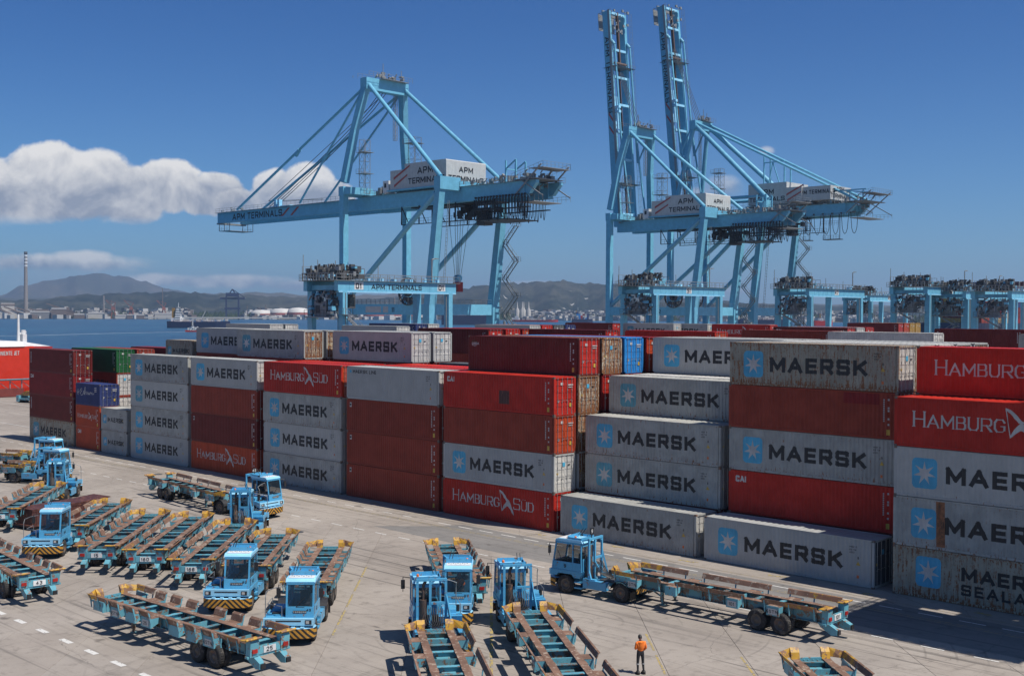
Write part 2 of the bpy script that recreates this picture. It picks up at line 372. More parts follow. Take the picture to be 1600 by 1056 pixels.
# ---------------------------------------------------------------- stroke lettering
GL = {
 'M': (1.12, [[(0, 0), (0, 1), (.5, .22), (1, 1), (1, 0)]]),
 'A': (1.05, [[(0, 0), (.5, 1), (1, 0)], [(.16, .3), (.84, .3)]]),
 'E': (.82, [[(1, 1), (0, 1), (0, 0), (1, 0)], [(0, .5), (.92, .5)]]),
 'R': (.92, [[(0, 0), (0, 1), (.86, 1), (1, .86), (1, .58), (.86, .44), (0, .44)], [(.5, .44), (1, 0)]]),
 'S': (.92, [[(1, .86), (1, .96), (.9, 1), (.1, 1), (0, .9), (0, .62), (.1, .51), (.9, .49), (1, .38), (1, .1), (.9, 0), (.1, 0), (0, .04), (0, .14)]]),
 'K': (.95, [[(0, 0), (0, 1)], [(.95, 1), (.12, .42)], [(.36, .58), (1, 0)]]),
 'L': (.78, [[(0, 1), (0, 0), (1, 0)]]), 'I': (.0, [[(0, 0), (0, 1)]]),
 'N': (.95, [[(0, 0), (0, 1), (1, 0), (1, 1)]]), 'T': (.9, [[(0, 1), (1, 1)], [(.5, 1), (.5, 0)]]),
 'P': (.88, [[(0, 0), (0, 1), (.86, 1), (1, .86), (1, .58), (.86, .44), (0, .44)]]),
 'D': (.92, [[(0, 0), (0, 1), (.75, 1), (1, .75), (1, .25), (.75, 0), (0, 0)]]),
 'B': (.85, [[(0, 0), (0, 1), (.8, 1), (.93, .9), (.93, .62), (.8, .52), (0, .52)], [(.8, .52), (1, .4), (1, .12), (.85, 0), (0, 0)]]),
 'C': (.9, [[(1, .84), (1, .94), (.88, 1), (.12, 1), (0, .88), (0, .12), (.12, 0), (.88, 0), (1, .06), (1, .16)]]),
 'G': (.92, [[(1, .78), (.8, 1), (.2, 1), (0, .75), (0, .25), (.2, 0), (.8, 0), (1, .15), (1, .45), (.6, .45)]]),
 'H': (.9, [[(0, 0), (0, 1)], [(1, 0), (1, 1)], [(0, .5), (1, .5)]]),
 'U': (.9, [[(0, 1), (0, .2), (.2, 0), (.8, 0), (1, .2), (1, 1)]]),
 'O': (.92, [[(.2, 0), (0, .2), (0, .8), (.2, 1), (.8, 1), (1, .8), (1, .2), (.8, 0), (.2, 0)]]),
 'J': (.6, [[(1, 1), (1, .2), (.8, 0), (.2, 0), (0, .2)]]),
 '0': (.75, [[(.2, 0), (0, .2), (0, .8), (.2, 1), (.8, 1), (1, .8), (1, .2), (.8, 0), (.2, 0)]]),
 '1': (.3, [[(0, .8), (1, 1), (1, 0)]]), '2': (.72, [[(0, .8), (.2, 1), (.8, 1), (1, .8), (1, .6), (0, 0), (1, 0)]]),
 '3': (.72, [[(0, .85), (.2, 1), (.8, 1), (1, .8), (.85, .52), (.4, .52)], [(.85, .52), (1, .25), (.8, 0), (.2, 0), (0, .15)]]),
 '4': (.78, [[(.75, 0), (.75, 1), (0, .3), (1, .3)]]), '5': (.74, [[(.95, 1), (.05, 1), (.05, .56), (.8, .56), (1, .42), (1, .14), (.8, 0), (0, 0)]]),
 '6': (.75, [[(.9, 1), (.3, .95), (0, .5), (0, .2), (.2, 0), (.8, 0), (1, .2), (1, .4), (.8, .55), (.1, .5)]]),
 '7': (.7, [[(0, 1), (1, 1), (.35, 0)]]), '8': (.75, [[(.2, .52), (0, .75), (.2, 1), (.8, 1), (1, .75), (.8, .52), (.2, .52), (0, .25), (.2, 0), (.8, 0), (1, .25), (.8, .52)]]),
 '9': (.75, [[(.1, 0), (.7, .05), (1, .5), (1, .8), (.8, 1), (.2, 1), (0, .8), (0, .6), (.2, .45), (.9, .5)]]),
 '-': (.5, [[(0, .5), (1, .5)]]), '/': (.5, [[(0, 0), (1, 1)]]), '.': (.02, [[(0, 0), (0, .02)]]),
}
def seg(a, b_, w_, ext=.45):
    a = Vector((*a, 0)); b_ = Vector((*b_, 0)); d = (b_ - a)
    if d.length < 1e-6: d = Vector((0, 1e-3, 0))
    d.normalize(); n_ = Vector((-d.y, d.x, 0)) * w_ / 2; a = a - d * w_ * ext; b_ = b_ + d * w_ * ext
    return [tuple((a + n_)[:2]), tuple((a - n_)[:2]), tuple((b_ - n_)[:2]), tuple((b_ + n_)[:2])]
def text(s, h, wt=.2, sp=.16, x=0, z=0, xs=1.0, serif=False, small=None):
    """list of convex polygons and the advance width"""
    out = []; cx = x
    for k, ch in enumerate(s):
        if ch == ' ': cx += h * .55 * xs; continue
        hh = h
        if small and not (k == 0 or s[k - 1] == ' '): hh = h * small
        um = ch == 'Ü'; g = GL['U' if um else ch]
        ws = wt * hh; gw = g[0] * hh * xs
        for pl in g[1]:
            pts = [(cx + ws / 2 + u * max(gw - ws, 0), z + ws / 2 + v * (hh - ws)) for u, v in pl]
            for a, b_ in zip(pts[:-1], pts[1:]):
                dx, dz = abs(a[0] - b_[0]), abs(a[1] - b_[1])
                tw = ws
                if serif: tw = ws * (1.25 if dz > dx else .55)
                out.append(seg(a, b_, tw, .35 if serif else .45))
            if serif:
                for e in (pl[0], pl[-1]):
                    if e[1] in (0, 1) and ch in 'HAMRBU' : 
                        ex = cx + ws / 2 + e[0] * max(gw - ws, 0); ez = z + (hh - ws * .2 if e[1] else ws * .2)
                        out.append(seg((ex - ws * 1.0, ez), (ex + ws * 1.0, ez), ws * .42, 0))
        if um:
            for q_ in (.3, .7): out.append(seg((cx + gw * q_, z + hh * 1.13), (cx + gw * q_, z + hh * 1.17), ws * 1.2, 0))
        cx += gw + h * sp * xs + (ws if g[0] == 0 else 0)
    return out, cx - x
def flat_decal(mb, polys, fn, step=.0006):
    """fn maps (u, v, lift) to a point"""
    for i, p in enumerate(polys): mb.add([fn(u, v, .004 + (i % 9) * step) for u, v in p], [tuple(range(len(p)))])
    return mb

# ================================================================ GROUND AND WATER
def rect(mb, x0, x1, y0, y1, z): mb.add([(x0, y0, z), (x1, y0, z), (x1, y1, z), (x0, y1, z)], [(0, 1, 2, 3)])
QX = -229.0                                  # quay edge
SX0, SX1, SY0, SY1 = -120.0, -10.0, 22.0, 55.9
m = MB(); m.box(QX, 260, -260, 900, -6, -.03); struct('yard_ground', m, JOINT)
m = MB(); rect(m, QX + 1.2, 258, SY1, 898, 0); rect(m, QX + 1.2, 258, -258, SY0, 0); rect(m, QX + 1.2, SX0, SY0, SY1, 0); rect(m, SX1, 258, SY0, SY1, 0)
struct('yard_pavement', m, CONC)
m = MB(); m.box(QX - .4, QX + 1.2, -260, 900, -5.9, .18); struct('quay_kerb', m, plain('quay_edge_concrete', (.30, .28, .25), .9))
m = MB(); rect(m, -40000, 40000, -20000, 45000, -2.0); struct('sea', m, sea_m)
# concrete slabs laid on the 45 degree grid of the parking bays
PAV = empty('concrete_paving', 'pale concrete slab paving under the parked chassis and tractors', 'paving', (0, 0, 0)); PAV['kind'] = 'structure'
del PAV['category']
def clip(poly, ax, lim, sgn):
    out = []
    for i in range(len(poly)):
        a, b_ = poly[i], poly[(i + 1) % len(poly)]
        da, db = (a[ax] - lim) * sgn, (b_[ax] - lim) * sgn
        if da >= 0: out.append(a)
        if (da > 0 and db < 0) or (da < 0 and db > 0):
            t_ = da / (da - db); out.append((a[0] + (b_[0] - a[0]) * t_, a[1] + (b_[1] - a[1]) * t_))
    return out
S = 4.05; g_ = .016; r2 = sqrt(.5)
def slab_mesh(poly, cx, cy):
    mb = MB(); n = len(poly); P = [(x - cx, y - cy) for x, y in poly]
    mx_ = sum(p[0] for p in P) / n; my_ = sum(p[1] for p in P) / n
    top = [(mx_ + (x - mx_) * .9955, my_ + (y - my_) * .9955, 0) for x, y in P]
    mb.add([(x, y, -.06) for x, y in P] + [(x, y, -.009) for x, y in P] + top,
           [tuple(range(2 * n, 3 * n))] + [(i, (i + 1) % n, (i + 1) % n + n, i + n) for i in range(n)] + [(i + n, (i + 1) % n + n, (i + 1) % n + 2 * n, i + 2 * n) for i in range(n)])
    return mb.mesh('concrete_slab', CONC)
hs = S / 2 - g_ / 2
full = slab_mesh([(hs * (i - j) * r2, hs * (i + j) * r2) for i, j in ((1, 1), (-1, 1), (-1, -1), (1, -1))], 0, 0)
nslab = 0
for i in range(-40, 40):
    for j in range(-40, 60):
        # u along (1,1)/sqrt2, v along (-1,1)/sqrt2 ; joints pass through X+Y=-11.5 and Y-X=85.1
        uc = -11.5 * r2 + (i + .5) * S; vc = 85.1 * r2 + (j + .5 - 30) * S
        cx, cy = (uc - vc) * r2, (uc + vc) * r2
        if not (SX0 - 3 < cx < SX1 + 3 and SY0 - 3 < cy < SY1 + 3): continue
        poly = [(cx + (a - b_) * hs * r2, cy + (a + b_) * hs * r2) for a, b_ in ((1, 1), (-1, 1), (-1, -1), (1, -1))]
        q_ = poly
        for ax, lim, sg in ((0, SX0, 1), (0, SX1, -1), (1, SY0, 1), (1, SY1, -1)): q_ = clip(q_, ax, lim, sg)
        if len(q_) < 3: continue
        if len(q_) == 4 and max(abs(q_[k][0] - poly[k][0]) + abs(q_[k][1] - poly[k][1]) for k in range(4)) < 1e-6: o = link('concrete_slab', full, PAV, (cx, cy, 0))
        else: o = link('concrete_slab', slab_mesh(q_, cx, cy), PAV, (cx, cy, 0))
        nslab += 1
# truck lane of darker asphalt and the painted lines
m = MB(); m.add([(-70.5, 57.6, .004), (-60, 57.3, .004), (60, 57.3, .004), (60, 62.9, .004), (-66, 62.9, .004), (-67.5, 60.5, .004)], [(0, 1, 2, 3, 4, 5)])
struct('asphalt_lane', m, LANE)
m = MB()
def hdash(y, x0, x1, ln, gap, wd=.13, z=.009):
    x = x0
    while x < x1: rect(m, x, x + ln * rnd.uniform(.9, 1.05), y - wd / 2, y + wd / 2, z); x += ln + gap
hdash(56.02, -116, 40, 1.3, 1.35); hdash(62.1, -68, 40, 1.45, .85); hdash(26.6, -110, 30, 1.15, 1.5, .3)
hdash(62.3, -150, -70, 1.2, 1.3, .12, .005)
for k in range(3): rect(m, -200 + k * 11, -192 + k * 11, 100, 100.15, .005)
rect(m, -215, -152, 72, 72.15, .005); rect(m, -218, -152, 88, 88.15, .005)
struct('white_lane_markings', m, WLINE)
m = MB()
for y in (61.25, 60.95): rect(m, -135, 40, y - .05, y + .05, .009)
rect(m, -150, 40, 63.35, 63.42, .009)
struct('faded_yellow_lane_lines', m, YSOFT)
m = MB()
def dline(x0, y0, x1, y1, wd=.12, dash=None):
    d = Vector((x1 - x0, y1 - y0, 0)); L = d.length; d.normalize(); n_ = Vector((-d.y, d.x, 0)) * wd / 2
    s_ = 0
    while s_ < L:
        e = min(L, s_ + (dash or L)); a = Vector((x0, y0, .005)) + d * s_; b_ = Vector((x0, y0, .005)) + d * e
        m.add([a + n_, a - n_, b_ - n_, b_ + n_], [(0, 1, 2, 3)]); s_ = e + (dash or 0) * .25
for xx in (-59.5, -48.1, -36.9, -31.2, -70.8, -82.1, -93.4): dline(xx, 48.1, xx + 11.5, 36.6, .11 if xx != -48.1 else .16, 1.1 if xx in (-48.1,) else 3.0)
struct('yellow_bay_lines', m, YLINE)
# yellow slot scribbles between the lanes
m = MB()
for k in range(14):
    x = -78.5 + k * 6.55
    for j in range(5):
        a = rnd.uniform(0, pi); cx, cy = x + rnd.uniform(-.5, .5), 64.5 - (k % 2) * .35 + rnd.uniform(-.18, .18); l = rnd.uniform(.25, .6)
        d = Vector((cos(a) * l, sin(a) * l * .35, 0)); n_ = Vector((-d.y, d.x, 0)).normalized() * .06
        c_ = Vector((cx, cy, .006 + j * .001)); m.add([c_ - d + n_, c_ - d - n_, c_ + d - n_, c_ + d + n_], [(0, 1, 2, 3)])
struct('yellow_slot_marks', m, YLINE)
for k, (x, y, r_) in enumerate(((-41.2, 56.9, .5), (-72.4, 52.0, .42), (-103.5, 57.6, .5), (-108, 60.5, .45), (-98.8, 55.0, .42))):
    s_ = MB(); s_.lathe([(r_, 0), (r_, .012), (r_ * .86, .016), (r_ * .8, .012), (.001, .012)], (x, y, 0), 'z', 18)
    tag(struct('manhole_cover', s_, DGREY), ('round iron manhole cover beside the long chassis', 'round iron manhole cover in front of the rearmost tractors', 'dark manhole cover out on the lane near the grey stacks', 'dark manhole cover nearest the small-container stacks', 'dark manhole cover behind the turning tractor')[k], 'manhole cover')
    s_ = None
for o in list(C.objects):
    if o.name.startswith('manhole_cover'): del o['kind']; o.location.z = .004; o['group'] = 'manhole covers in the yard'

# ================================================================ CONTAINERS
CW = 2.438
PITCH_C = .278
def corr_breaks(x0, x1, n):
    """breakpoints (x, depth) of the trapezoid corrugation"""
    p = (x1 - x0) / n; out = []
    for i in range(n):
        a = x0 + i * p
        out += [(a, 0), (a + p * .26, 0), (a + p * .5, .036), (a + p * .76, .036)]
    out.append((x1, 0)); return out
def corr_at(br, x):
    for (a, da), (b_, db) in zip(br[:-1], br[1:]):
        if a <= x <= b_: return da + (db - da) * (x - a) / (b_ - a)
    return 0
def drape(mb, polys, br, y0, x_off=0, z_off=0, lift=.004):
    """cut each convex polygon at the folds of the corrugated sheet and lay it on the sheet"""
    for i, p in enumerate(polys):
        P = [(u + x_off, v + z_off) for u, v in p]; lo = min(q[0] for q in P); hi = max(q[0] for q in P)
        for (a, da), (b_, db) in zip(br[:-1], br[1:]):
            if b_ <= lo or a >= hi: continue
            q = clip(clip(P, 0, a, 1), 0, b_, -1)
            if len(q) < 3: continue
            l = lift + (i % 9) * .0006
            mb.add([(x, y0 + da + (db - da) * (x - a) / (b_ - a) - l, z) for x, z in q], [tuple(range(len(q)))])
SIZES = {'40': (12.192, 2.896), '20': (6.058, 2.591), '40s': (12.192, 2.591)}
_cc = {}
def cshape(size):
    if size in _cc: return _cc[size]
    L, H = SIZES[size]; d = {}; n = int((L - .36) / PITCH_C)
    br = corr_breaks(.17, L - .2, n); d['br'] = br
    f = MB()
    for x0 in (0, L - .17):
        for y0 in (0, CW - .16): f.box(x0 + .006, x0 + .164, y0 + .006, y0 + .154, .12, H - .12)
    for y0 in (.008, CW - .07):
        f.box(.165, L - .172, y0, y0 + .062, .03, .17); f.box(.165, L - .172, y0, y0 + .062, H - .075, H - .005)
    for x0 in (.01, L - .13):
        f.box(x0, x0 + .12, .155, CW - .155, .02, .15); f.box(x0, x0 + .12, .155, CW - .155, H - .13, H - .012)
    d['frame'] = f
    for nm, y0, sg in (('front', .012, 1), ('back', CW - .012, -1)):
        s_ = MB()
        for (a, da), (b_, db) in zip(br[:-1], br[1:]):
            s_.add([(a, y0 + sg * da, .165), (b_, y0 + sg * db, .165), (b_, y0 + sg * db, H - .07), (a, y0 + sg * da, H - .07)], [(0, 1, 2, 3)])
        d[nm] = s_
    s_ = MB(); n2 = int(L / .45); p = (L - .5) / n2; zt = H - .012
    s_.add([(.13, .07, zt - .03), (.25, .07, zt - .03), (.25, CW - .07, zt - .03), (.13, CW - .07, zt - .03)], [(0, 1, 2, 3)])
    for i in range(n2):
        a = .25 + i * p
        for x0, x1, z0, z1 in ((a, a + p * .34, zt - .022, zt - .022), (a + p * .34, a + p * .5, zt - .022, zt), (a + p * .5, a + p * .84, zt, zt), (a + p * .84, a + p, zt, zt - .022)):
            s_.add([(x0, .07, z0), (x1, .07, z1), (x1, CW - .07, z1), (x0, CW - .07, z0)], [(0, 1, 2, 3)])
    s_.box(.25 + n2 * p, L - .12, .07, CW - .07, zt - .05, zt - .015)
    d['roof'] = s_
    s_ = MB(); n3 = 9; p = (CW - .32) / n3
    for i in range(n3):
        a = .16 + i * p
        for y0, y1, x0, x1 in ((a, a + p * .3, .03, .03), (a + p * .3, a + p * .5, .03, .07), (a + p * .5, a + p * .8, .07, .07), (a + p * .8, a + p, .07, .03)):
            s_.add([(x0, y0, .14), (x1, y1, .14), (x1, y1, H - .12), (x0, y0, H - .12)], [(0, 1, 2, 3)])
    d['end'] = s_
    s_ = MB(); s_.box(.12, L - .12, .08, CW - .08, .13, .16); d['floor'] = s_
    # door leaf: five pressed bands; bars: two per leaf
    for k in (0, 1):
        y0 = .17 + k * (CW / 2 - .165); y1 = y0 + CW / 2 - .18
        s_ = MB(); x = L - .075; zb, ztp = .16, H - .135; nb = 5; dz = (ztp - zb) / nb
        for i in range(nb):
            a = zb + i * dz
            s_.box(x, x + .03, y0, y1, a, a + dz * .3); s_.box(x - .015, x + .008, y0, y1, a + dz * .3, a + dz)
        s_.box(x, x + .034, y0, y0 + .055, zb, ztp); s_.box(x, x + .034, y1 - .055, y1, zb, ztp)
        for i in range(4):
            zz = zb + .22 + i * (ztp - zb - .44) / 3; yy = y0 - .03 if k == 0 else y1 - .04
            s_.box(x + .035, x + .05, yy, yy + .09, zz, zz + .1)
        d['door%d' % k] = s_
        bars = []
        for q_ in (.24, .72):
            b_ = MB(); yy = y0 + (y1 - y0) * (q_ if k == 0 else 1 - q_)
            b_.tube((L - .012, yy, .1), (L - .012, yy, H - .07), .019, 6)
            for zz in (.12, H * .36, H * .66, H - .1): b_.box(L - .035, L + .006, yy - .045, yy + .045, zz - .03, zz + .03)
            hy = .24 if k == 0 else -.24
            b_.box(L + .006, L + .02, min(yy, yy + hy), max(yy, yy + hy), 1.12, 1.15)
            bars.append(b_)
        d['bars%d' % k] = bars
    _cc[size] = d; return d
_cm = {}
def cmesh(size, key, colr):
    k = (size, key, colr)
    if k not in _cm:
        d = cshape(size); mat = ROD if key.startswith('bars') else CON[colr] if colr in CON else CASTING
        if key.startswith('bars'): _cm[k] = [b_.mesh('locking_bar', ROD) for b_ in d[key]]
        else: _cm[k] = d[key].mesh(key, mat)
    return _cm[k]
def CAST():
    if 'cast' not in _cm: mb = MB(); mb.box(0, .178, 0, .162, 0, .118); _cm['cast'] = mb.mesh('corner_casting', CASTING)
    return _cm['cast']
def star_polys(cx, cz, R, n=7, inner=.36, rot=pi / 2):
    out = []
    for i in range(n):
        a = rot + 2 * pi * i / n; b1 = a - pi / n; b2 = a + pi / n
        out.append([(cx, cz), (cx + R * inner * cos(b1), cz + R * inner * sin(b1)), (cx + R * cos(a), cz + R * sin(a)), (cx + R * inner * cos(b2), cz + R * inner * sin(b2))])
    return out
def rsquare(cx, cz, s_, r_=.14):
    h = s_ / 2; k = h * (1 - r_ * 2)
    return [(cx + a, cz + b_) for a, b_ in ((-k, -h), (k, -h), (h - h * r_ * .6, -h + h * r_ * .6), (h, -k), (h, k), (h - h * r_ * .6, h - h * r_ * .6), (k, h), (-k, h), (-h + h * r_ * .6, h - h * r_ * .6), (-h, k), (-h, -k), (-h + h * r_ * .6, -h + h * r_ * .6))]
def sail_polys(x, z, h):
    """the folded sail emblem between the two words"""
    P = []
    def strip(pts):
        for (u0_, a0, b0), (u1, a1, b1) in zip(pts[:-1], pts[1:]): P.append([(x + u0_ * h, z + a0 * h), (x + u1 * h, z + a1 * h), (x + u1 * h, z + b1 * h), (x + u0_ * h, z + b0 * h)])
    strip([(0, 1.2, 1.32), (.25, 1.05, 1.25), (.5, .78, 1.08), (.72, .55, .86), (.9, .52, .66), (1.1, .56, .6)])
    strip([(.25, -.28, -.2), (.38, -.2, .05), (.6, .0, .34), (.85, .16, .56), (1.05, .08, .5), (1.3, -.2, .22), (1.55, -.5, -.3)])
    P.append(seg((x + .02 * h, z + 1.24 * h), (x + .28 * h, z - .24 * h), .05 * h)); P.append(seg((x + 1.05 * h, z + .6 * h), (x + 1.56 * h, z - .42 * h), .04 * h))
    return P
_dm = {}
def decal_parts(size, kind):
    """list of (name, mesh) for a livery, shared between containers"""
    k = (size, kind)
    if k in _dm: return _dm[k]
    L, H = SIZES[size]; br = cshape(size)['br']; y0 = .012; out = []
    def D(name, polys, mat, lift=.004):
        mb = MB(); drape(mb, polys, br, y0, lift=lift); out.append((name, mb.mesh(name, mat)))
    def smalls(colm, yellow=True):
        P = []
        for r_ in range(3):
            t_, _ = text(('MSK 0', '63 714', '45G1')[r_], .1, .17); P += [[(u + L - 1.62, v + H - .58 - r_ * .17) for u, v in q] for q in t_]
        t_, _ = text('8', .15, .2); P += [[(u + L - 1.1, v + H - 1.24) for u, v in q] for q in t_]
        D('number_marking', P, colm)
        if yellow: D('warning_label', [[(L - 1.2, 1.28), (L - .9, 1.28), (L - 1.05, 1.54)]], YSTICK); D('warning_label', [[(L - 1.14, .5), (L - .98, .5), (L - .98, .68), (L - 1.14, .68)]], ORLAMP)
    def vsmalls(pal=TXT_WHITE):
        P = []
        for i in range(11): P.append([(L - .95, H - .5 - i * .13), (L - .87, H - .5 - i * .13), (L - .87, H - .41 - i * .13), (L - .95, H - .41 - i * .13)])
        for i in (0, 3, 4, 7, 9): P.append([(L - .66, H - .5 - i * .17), (L - .55, H - .5 - i * .17), (L - .55, H - .38 - i * .17), (L - .66, H - .38 - i * .17)])
        D('number_marking', P, pal)
        D('warning_label', [[(L - .72, .28), (L - .5, .28), (L - .5, .62), (L - .72, .62)]], YSTICK)
    if kind.startswith('star') and kind != 'line':                # star square + big black word
        blue = LOGO_BLUE2 if 'faded' in kind else LOGO_BLUE
        if size == '20': hx, ht, lx, s_ = 1.6, .52, .9, .82
        else: hx, ht, lx, s_ = 3.12, 1.0, 1.85, 1.5
        zc = H * .50
        if 'sea' in kind: zc = H * .54
        D('star_panel', [[(u, zc + (v - zc) * 1.17) for u, v in rsquare(lx + (.3 if 'sea' in kind else 0), zc, s_)]], blue, .003)
        D('star', star_polys(lx + (.3 if 'sea' in kind else 0), zc, s_ * .47), TXT_WHITE, .0065)
        if 'sea' in kind:
            a, w_ = text('MAERSK', .78, .24, .2, 4.1, zc - .2, 1.02); b_, _ = text('SEALAND', .62, .22, .3, 4.1, zc - 1.0, 1.0); D('lettering', a + b_, TXT_BLACK)
        else:
            a, w_ = text('MAERSK', ht, .245, .2, 0, 0); sc = ({'20': 3.75}.get(size, 7.2)) / w_
            D('lettering', [[(hx + u * sc, zc - ht / 2 + v) for u, v in q] for q in a], TXT_BLACK)
        smalls(TXT_BLACK)
    if kind == 'starrust': D('rust_patch', [[(2.62, .2), (3.14, .2), (3.10, H - .1), (2.58, H - .1)]], paint('deep_rust_patch', (.13, .075, .045), .8, rust=1.6, grime=.8, chips=.6, chipcol=(.24, .10, .045), fade=.3), .002)
    if kind == 'line':
        D('star', star_polys(.55, H - .45, .22), LOGO_BLUE, .0065)
        a, w_ = text('MAERSK LINE', .30, .2, .2, .85, H - .60); D('lettering', a, TXT_BLACK); smalls(TXT_BLACK)
    elif kind == 'sail':
        ht = .92 if size != '20' else .5
        hx = 1.15 if size != '20' else .45
        a, w1 = text('HAMBURG', ht, .115, .15, hx, H * .42, .92, serif=True, small=.82)
        e = sail_polys(hx + w1 - .12, H * .42 + .02, ht * 1.12); b_, w2 = text('SÜD', ht, .115, .15, hx + w1 + ht * 1.55, H * .42, .9, serif=True, small=.82)
        tot = w1 + ht * 1.55 + w2; sc = (L - (3.1 if size != '20' else 1.3)) / tot
        D('lettering', [[(hx + (u - hx) * sc, v) for u, v in q] for q in a + b_], TXT_WHITE); D('sail_emblem', [[(hx + (u - hx) * sc, v) for u, v in q] for q in e], TXT_WHITE, .009); vsmalls()
    elif kind in ('cai', 'cais'):
        a, _ = text('CAI', .42, .26, .1, .55 if kind == 'cai' else .4, H - .78, .8); D('lettering', a, TXT_WHITE); vsmalls()
    elif kind == 'vert':
        P = [[(.35 + rnd.uniform(-.02, .02), H - .5 - i * .16), (.58, H - .5 - i * .16), (.58, H - .4 - i * .16), (.38, H - .4 - i * .16)] for i in range(9)]
        D('lettering', P, TXT_WHITE); vsmalls()
    elif kind == 'label':
        D('company_label', [[(.42, H - .72), (.66, H - .72), (.66, H - .32), (.42, H - .32)]], TXT_WHITE); D('company_label', [[(.46, H - .6), (.62, H - .6), (.62, H - .42), (.46, H - .42)]], TXT_BLACK, .008); vsmalls()
    elif kind == 'oval':
        pts = [(.72 + .34 * cos(2 * pi * i / 14), H - .62 + .22 * sin(2 * pi * i / 14)) for i in range(15)]
        D('emblem', [seg(a, b_, .035) for a, b_ in zip(pts[:7], pts[1:8])], MATS['green_container_paint'], .008)
        D('emblem', [seg(a, b_, .04) for a, b_ in zip(pts[7:12], pts[8:13])], TXT_WHITE)
        a, _ = text('GESEA', .2, .2, .12, .42, H - .74, .8); D('lettering', a, TXT_WHITE, .009); vsmalls()
    elif kind == 'script':
        c_ = [(0, .2), (.12, .4), (.3, .42), (.22, .24), (.05, .14), (.2, 0), (.42, .06), (.55, .26), (.45, .3), (.42, .12), (.62, .12), (.78, .5), (.68, .52), (.66, .06), (.86, .26), (.92, .08), (1.02, .26), (1.12, .08), (1.2, .26), (1.3, .08), (1.42, .24), (1.5, .08), (1.62, .26), (1.74, .1), (1.9, .2)]
        P = [(1.0 + u * 1.9, 1.15 + v * 1.9) for u, v in c_]; D('script_lettering', [seg(a, b_, .06, .3) for a, b_ in zip(P[:-1], P[1:])], TXT_WHITE)
        pts = [(.55 + .26 * cos(2 * pi * i / 12), 1.5 + .3 * sin(2 * pi * i / 12)) for i in range(11)]
        D('emblem', [seg(a, b_, .05, .3) for a, b_ in zip(pts[:-1], pts[1:])] + [seg((.4, 1.5), (.72, 1.5), .05), seg((.55, 1.35), (.68, 1.68), .05)], TXT_WHITE)
        P = []
        for r_ in range(3): P.append([(L - 1.4, H - .5 - r_ * .2), (L - .9, H - .5 - r_ * .2), (L - .9, H - .4 - r_ * .2), (L - 1.4, H - .4 - r_ * .2)])
        D('number_marking', P, TXT_WHITE)
    elif kind == 'plainv': vsmalls()
    elif kind == 'patch':
        vsmalls(); D('repainted_patch', [[(L * .7, H - .78), (L * .9, H - .78), (L * .9, H - .1), (L * .7, H - .1)]], CON['wine'], .003)
    elif kind == 'caidoor':
        a, _ = text('CAI', .42, .26, .1, .45, H - .78, .8); D('lettering', a, TXT_WHITE); vsmalls()
        D('primer_patch', [[(L * .525, .62), (L * .615, .62), (L * .615, 1.66), (L * .525, 1.66)]], BROWN, .003)
    _dm[k] = out; return out
def door_bits(size, kind, colr):
    L, H = SIZES[size]; k = ('db', size, kind)
    if k in _dm: return _dm[k]
    out = []
    def R(y0, y1, z0, z1, mat, nm='door_sticker', xx=.012): mb = MB(); mb.box(L - .042, L - .030 + xx, y0, y1, z0, z1); out.append((nm, mb.mesh(nm, mat)))
    if kind.startswith('star') or kind == 'line': R(1.0, 1.28, H - .95, H - .65, LOGO_BLUE); R(1.62, 1.85, H - .9, H - .82, TXT_BLACK); R(.35, .5, 1.35, 1.5, YSTICK)
    else: R(.75, 1.0, H - .62, H - .42, TXT_WHITE); R(1.6, 2.15, H - .66, H - .58, TXT_WHITE); R(1.62, 2.1, H - .82, H - .76, TXT_WHITE); R(.4, .58, 1.0, 1.15, TXT_WHITE); R(1.75, 1.95, .62, .9, YSTICK)
    _dm[k] = out; return out
CDESC = {'grey': 'grey', 'grey2': 'rust-streaked grey', 'beige': 'heavily rusted beige-grey', 'white': 'off-white', 'cream': 'rusty cream', 'maroon': 'maroon', 'wine': 'wine-red', 'brown': 'brownish red', 'red': 'bright red', 'crimson': 'crimson', 'orange': 'orange-red', 'green': 'green', 'navy': 'navy blue', 'blue': 'bright blue', 'yellow': 'mustard yellow', 'dark': 'dark grey'}
KDESC = {'starrust': 'star square, rust band, black word', 'star': 'star square and black word', 'starfaded': 'faded star square and black word', 'starsea': 'outlined star square and two-line black words', 'line': 'small star and small black words', 'sail': 'white serif words and sail emblem', 'cai': 'short white initials', 'cais': 'short white initials', 'vert': 'upright white word', 'label': 'small square label', 'oval': 'small oval emblem', 'script': 'white script word', 'plainv': 'no company name', 'patch': 'a darker repainted patch', 'caidoor': 'white initials and a brown patch'}
USED = set()
def container(x, y, z, size, colr, kind, label, doors=None, far=False, group='shipping containers stacked in the yard', decal=True, rz=0):
    assert label not in USED, label
    USED.add(label)
    doors = doors or colr
    root = empty('shipping_container', label, 'container', (x, y, z), rz, group)
    link('frame', cmesh(size, 'frame', colr), root)
    if not far:
        L, H = SIZES[size]
        for px_ in (0, L - .178):
            for py_ in (0, CW - .162):
                for pz_ in (0, H - .118): link('corner_casting', CAST(), root, (px_, py_, pz_))
    for nm, key in (('side_panel', 'front'), ('side_panel', 'back'), ('roof_panel', 'roof'), ('end_panel', 'end'), ('floor', 'floor')): link(nm, cmesh(size, key, colr), root)
    for k in (0, 1):
        d = link('door', cmesh(size, 'door%d' % k, doors), root)
        for me in cmesh(size, 'bars%d' % k, doors): link('locking_bar', me, d)
    if decal:
        for nm, me in decal_parts(size, kind): link(nm, me, root)
        for nm, me in door_bits(size, kind, colr): link(nm, me, root)
    return root
Y1, RP = 65.5, 2.78
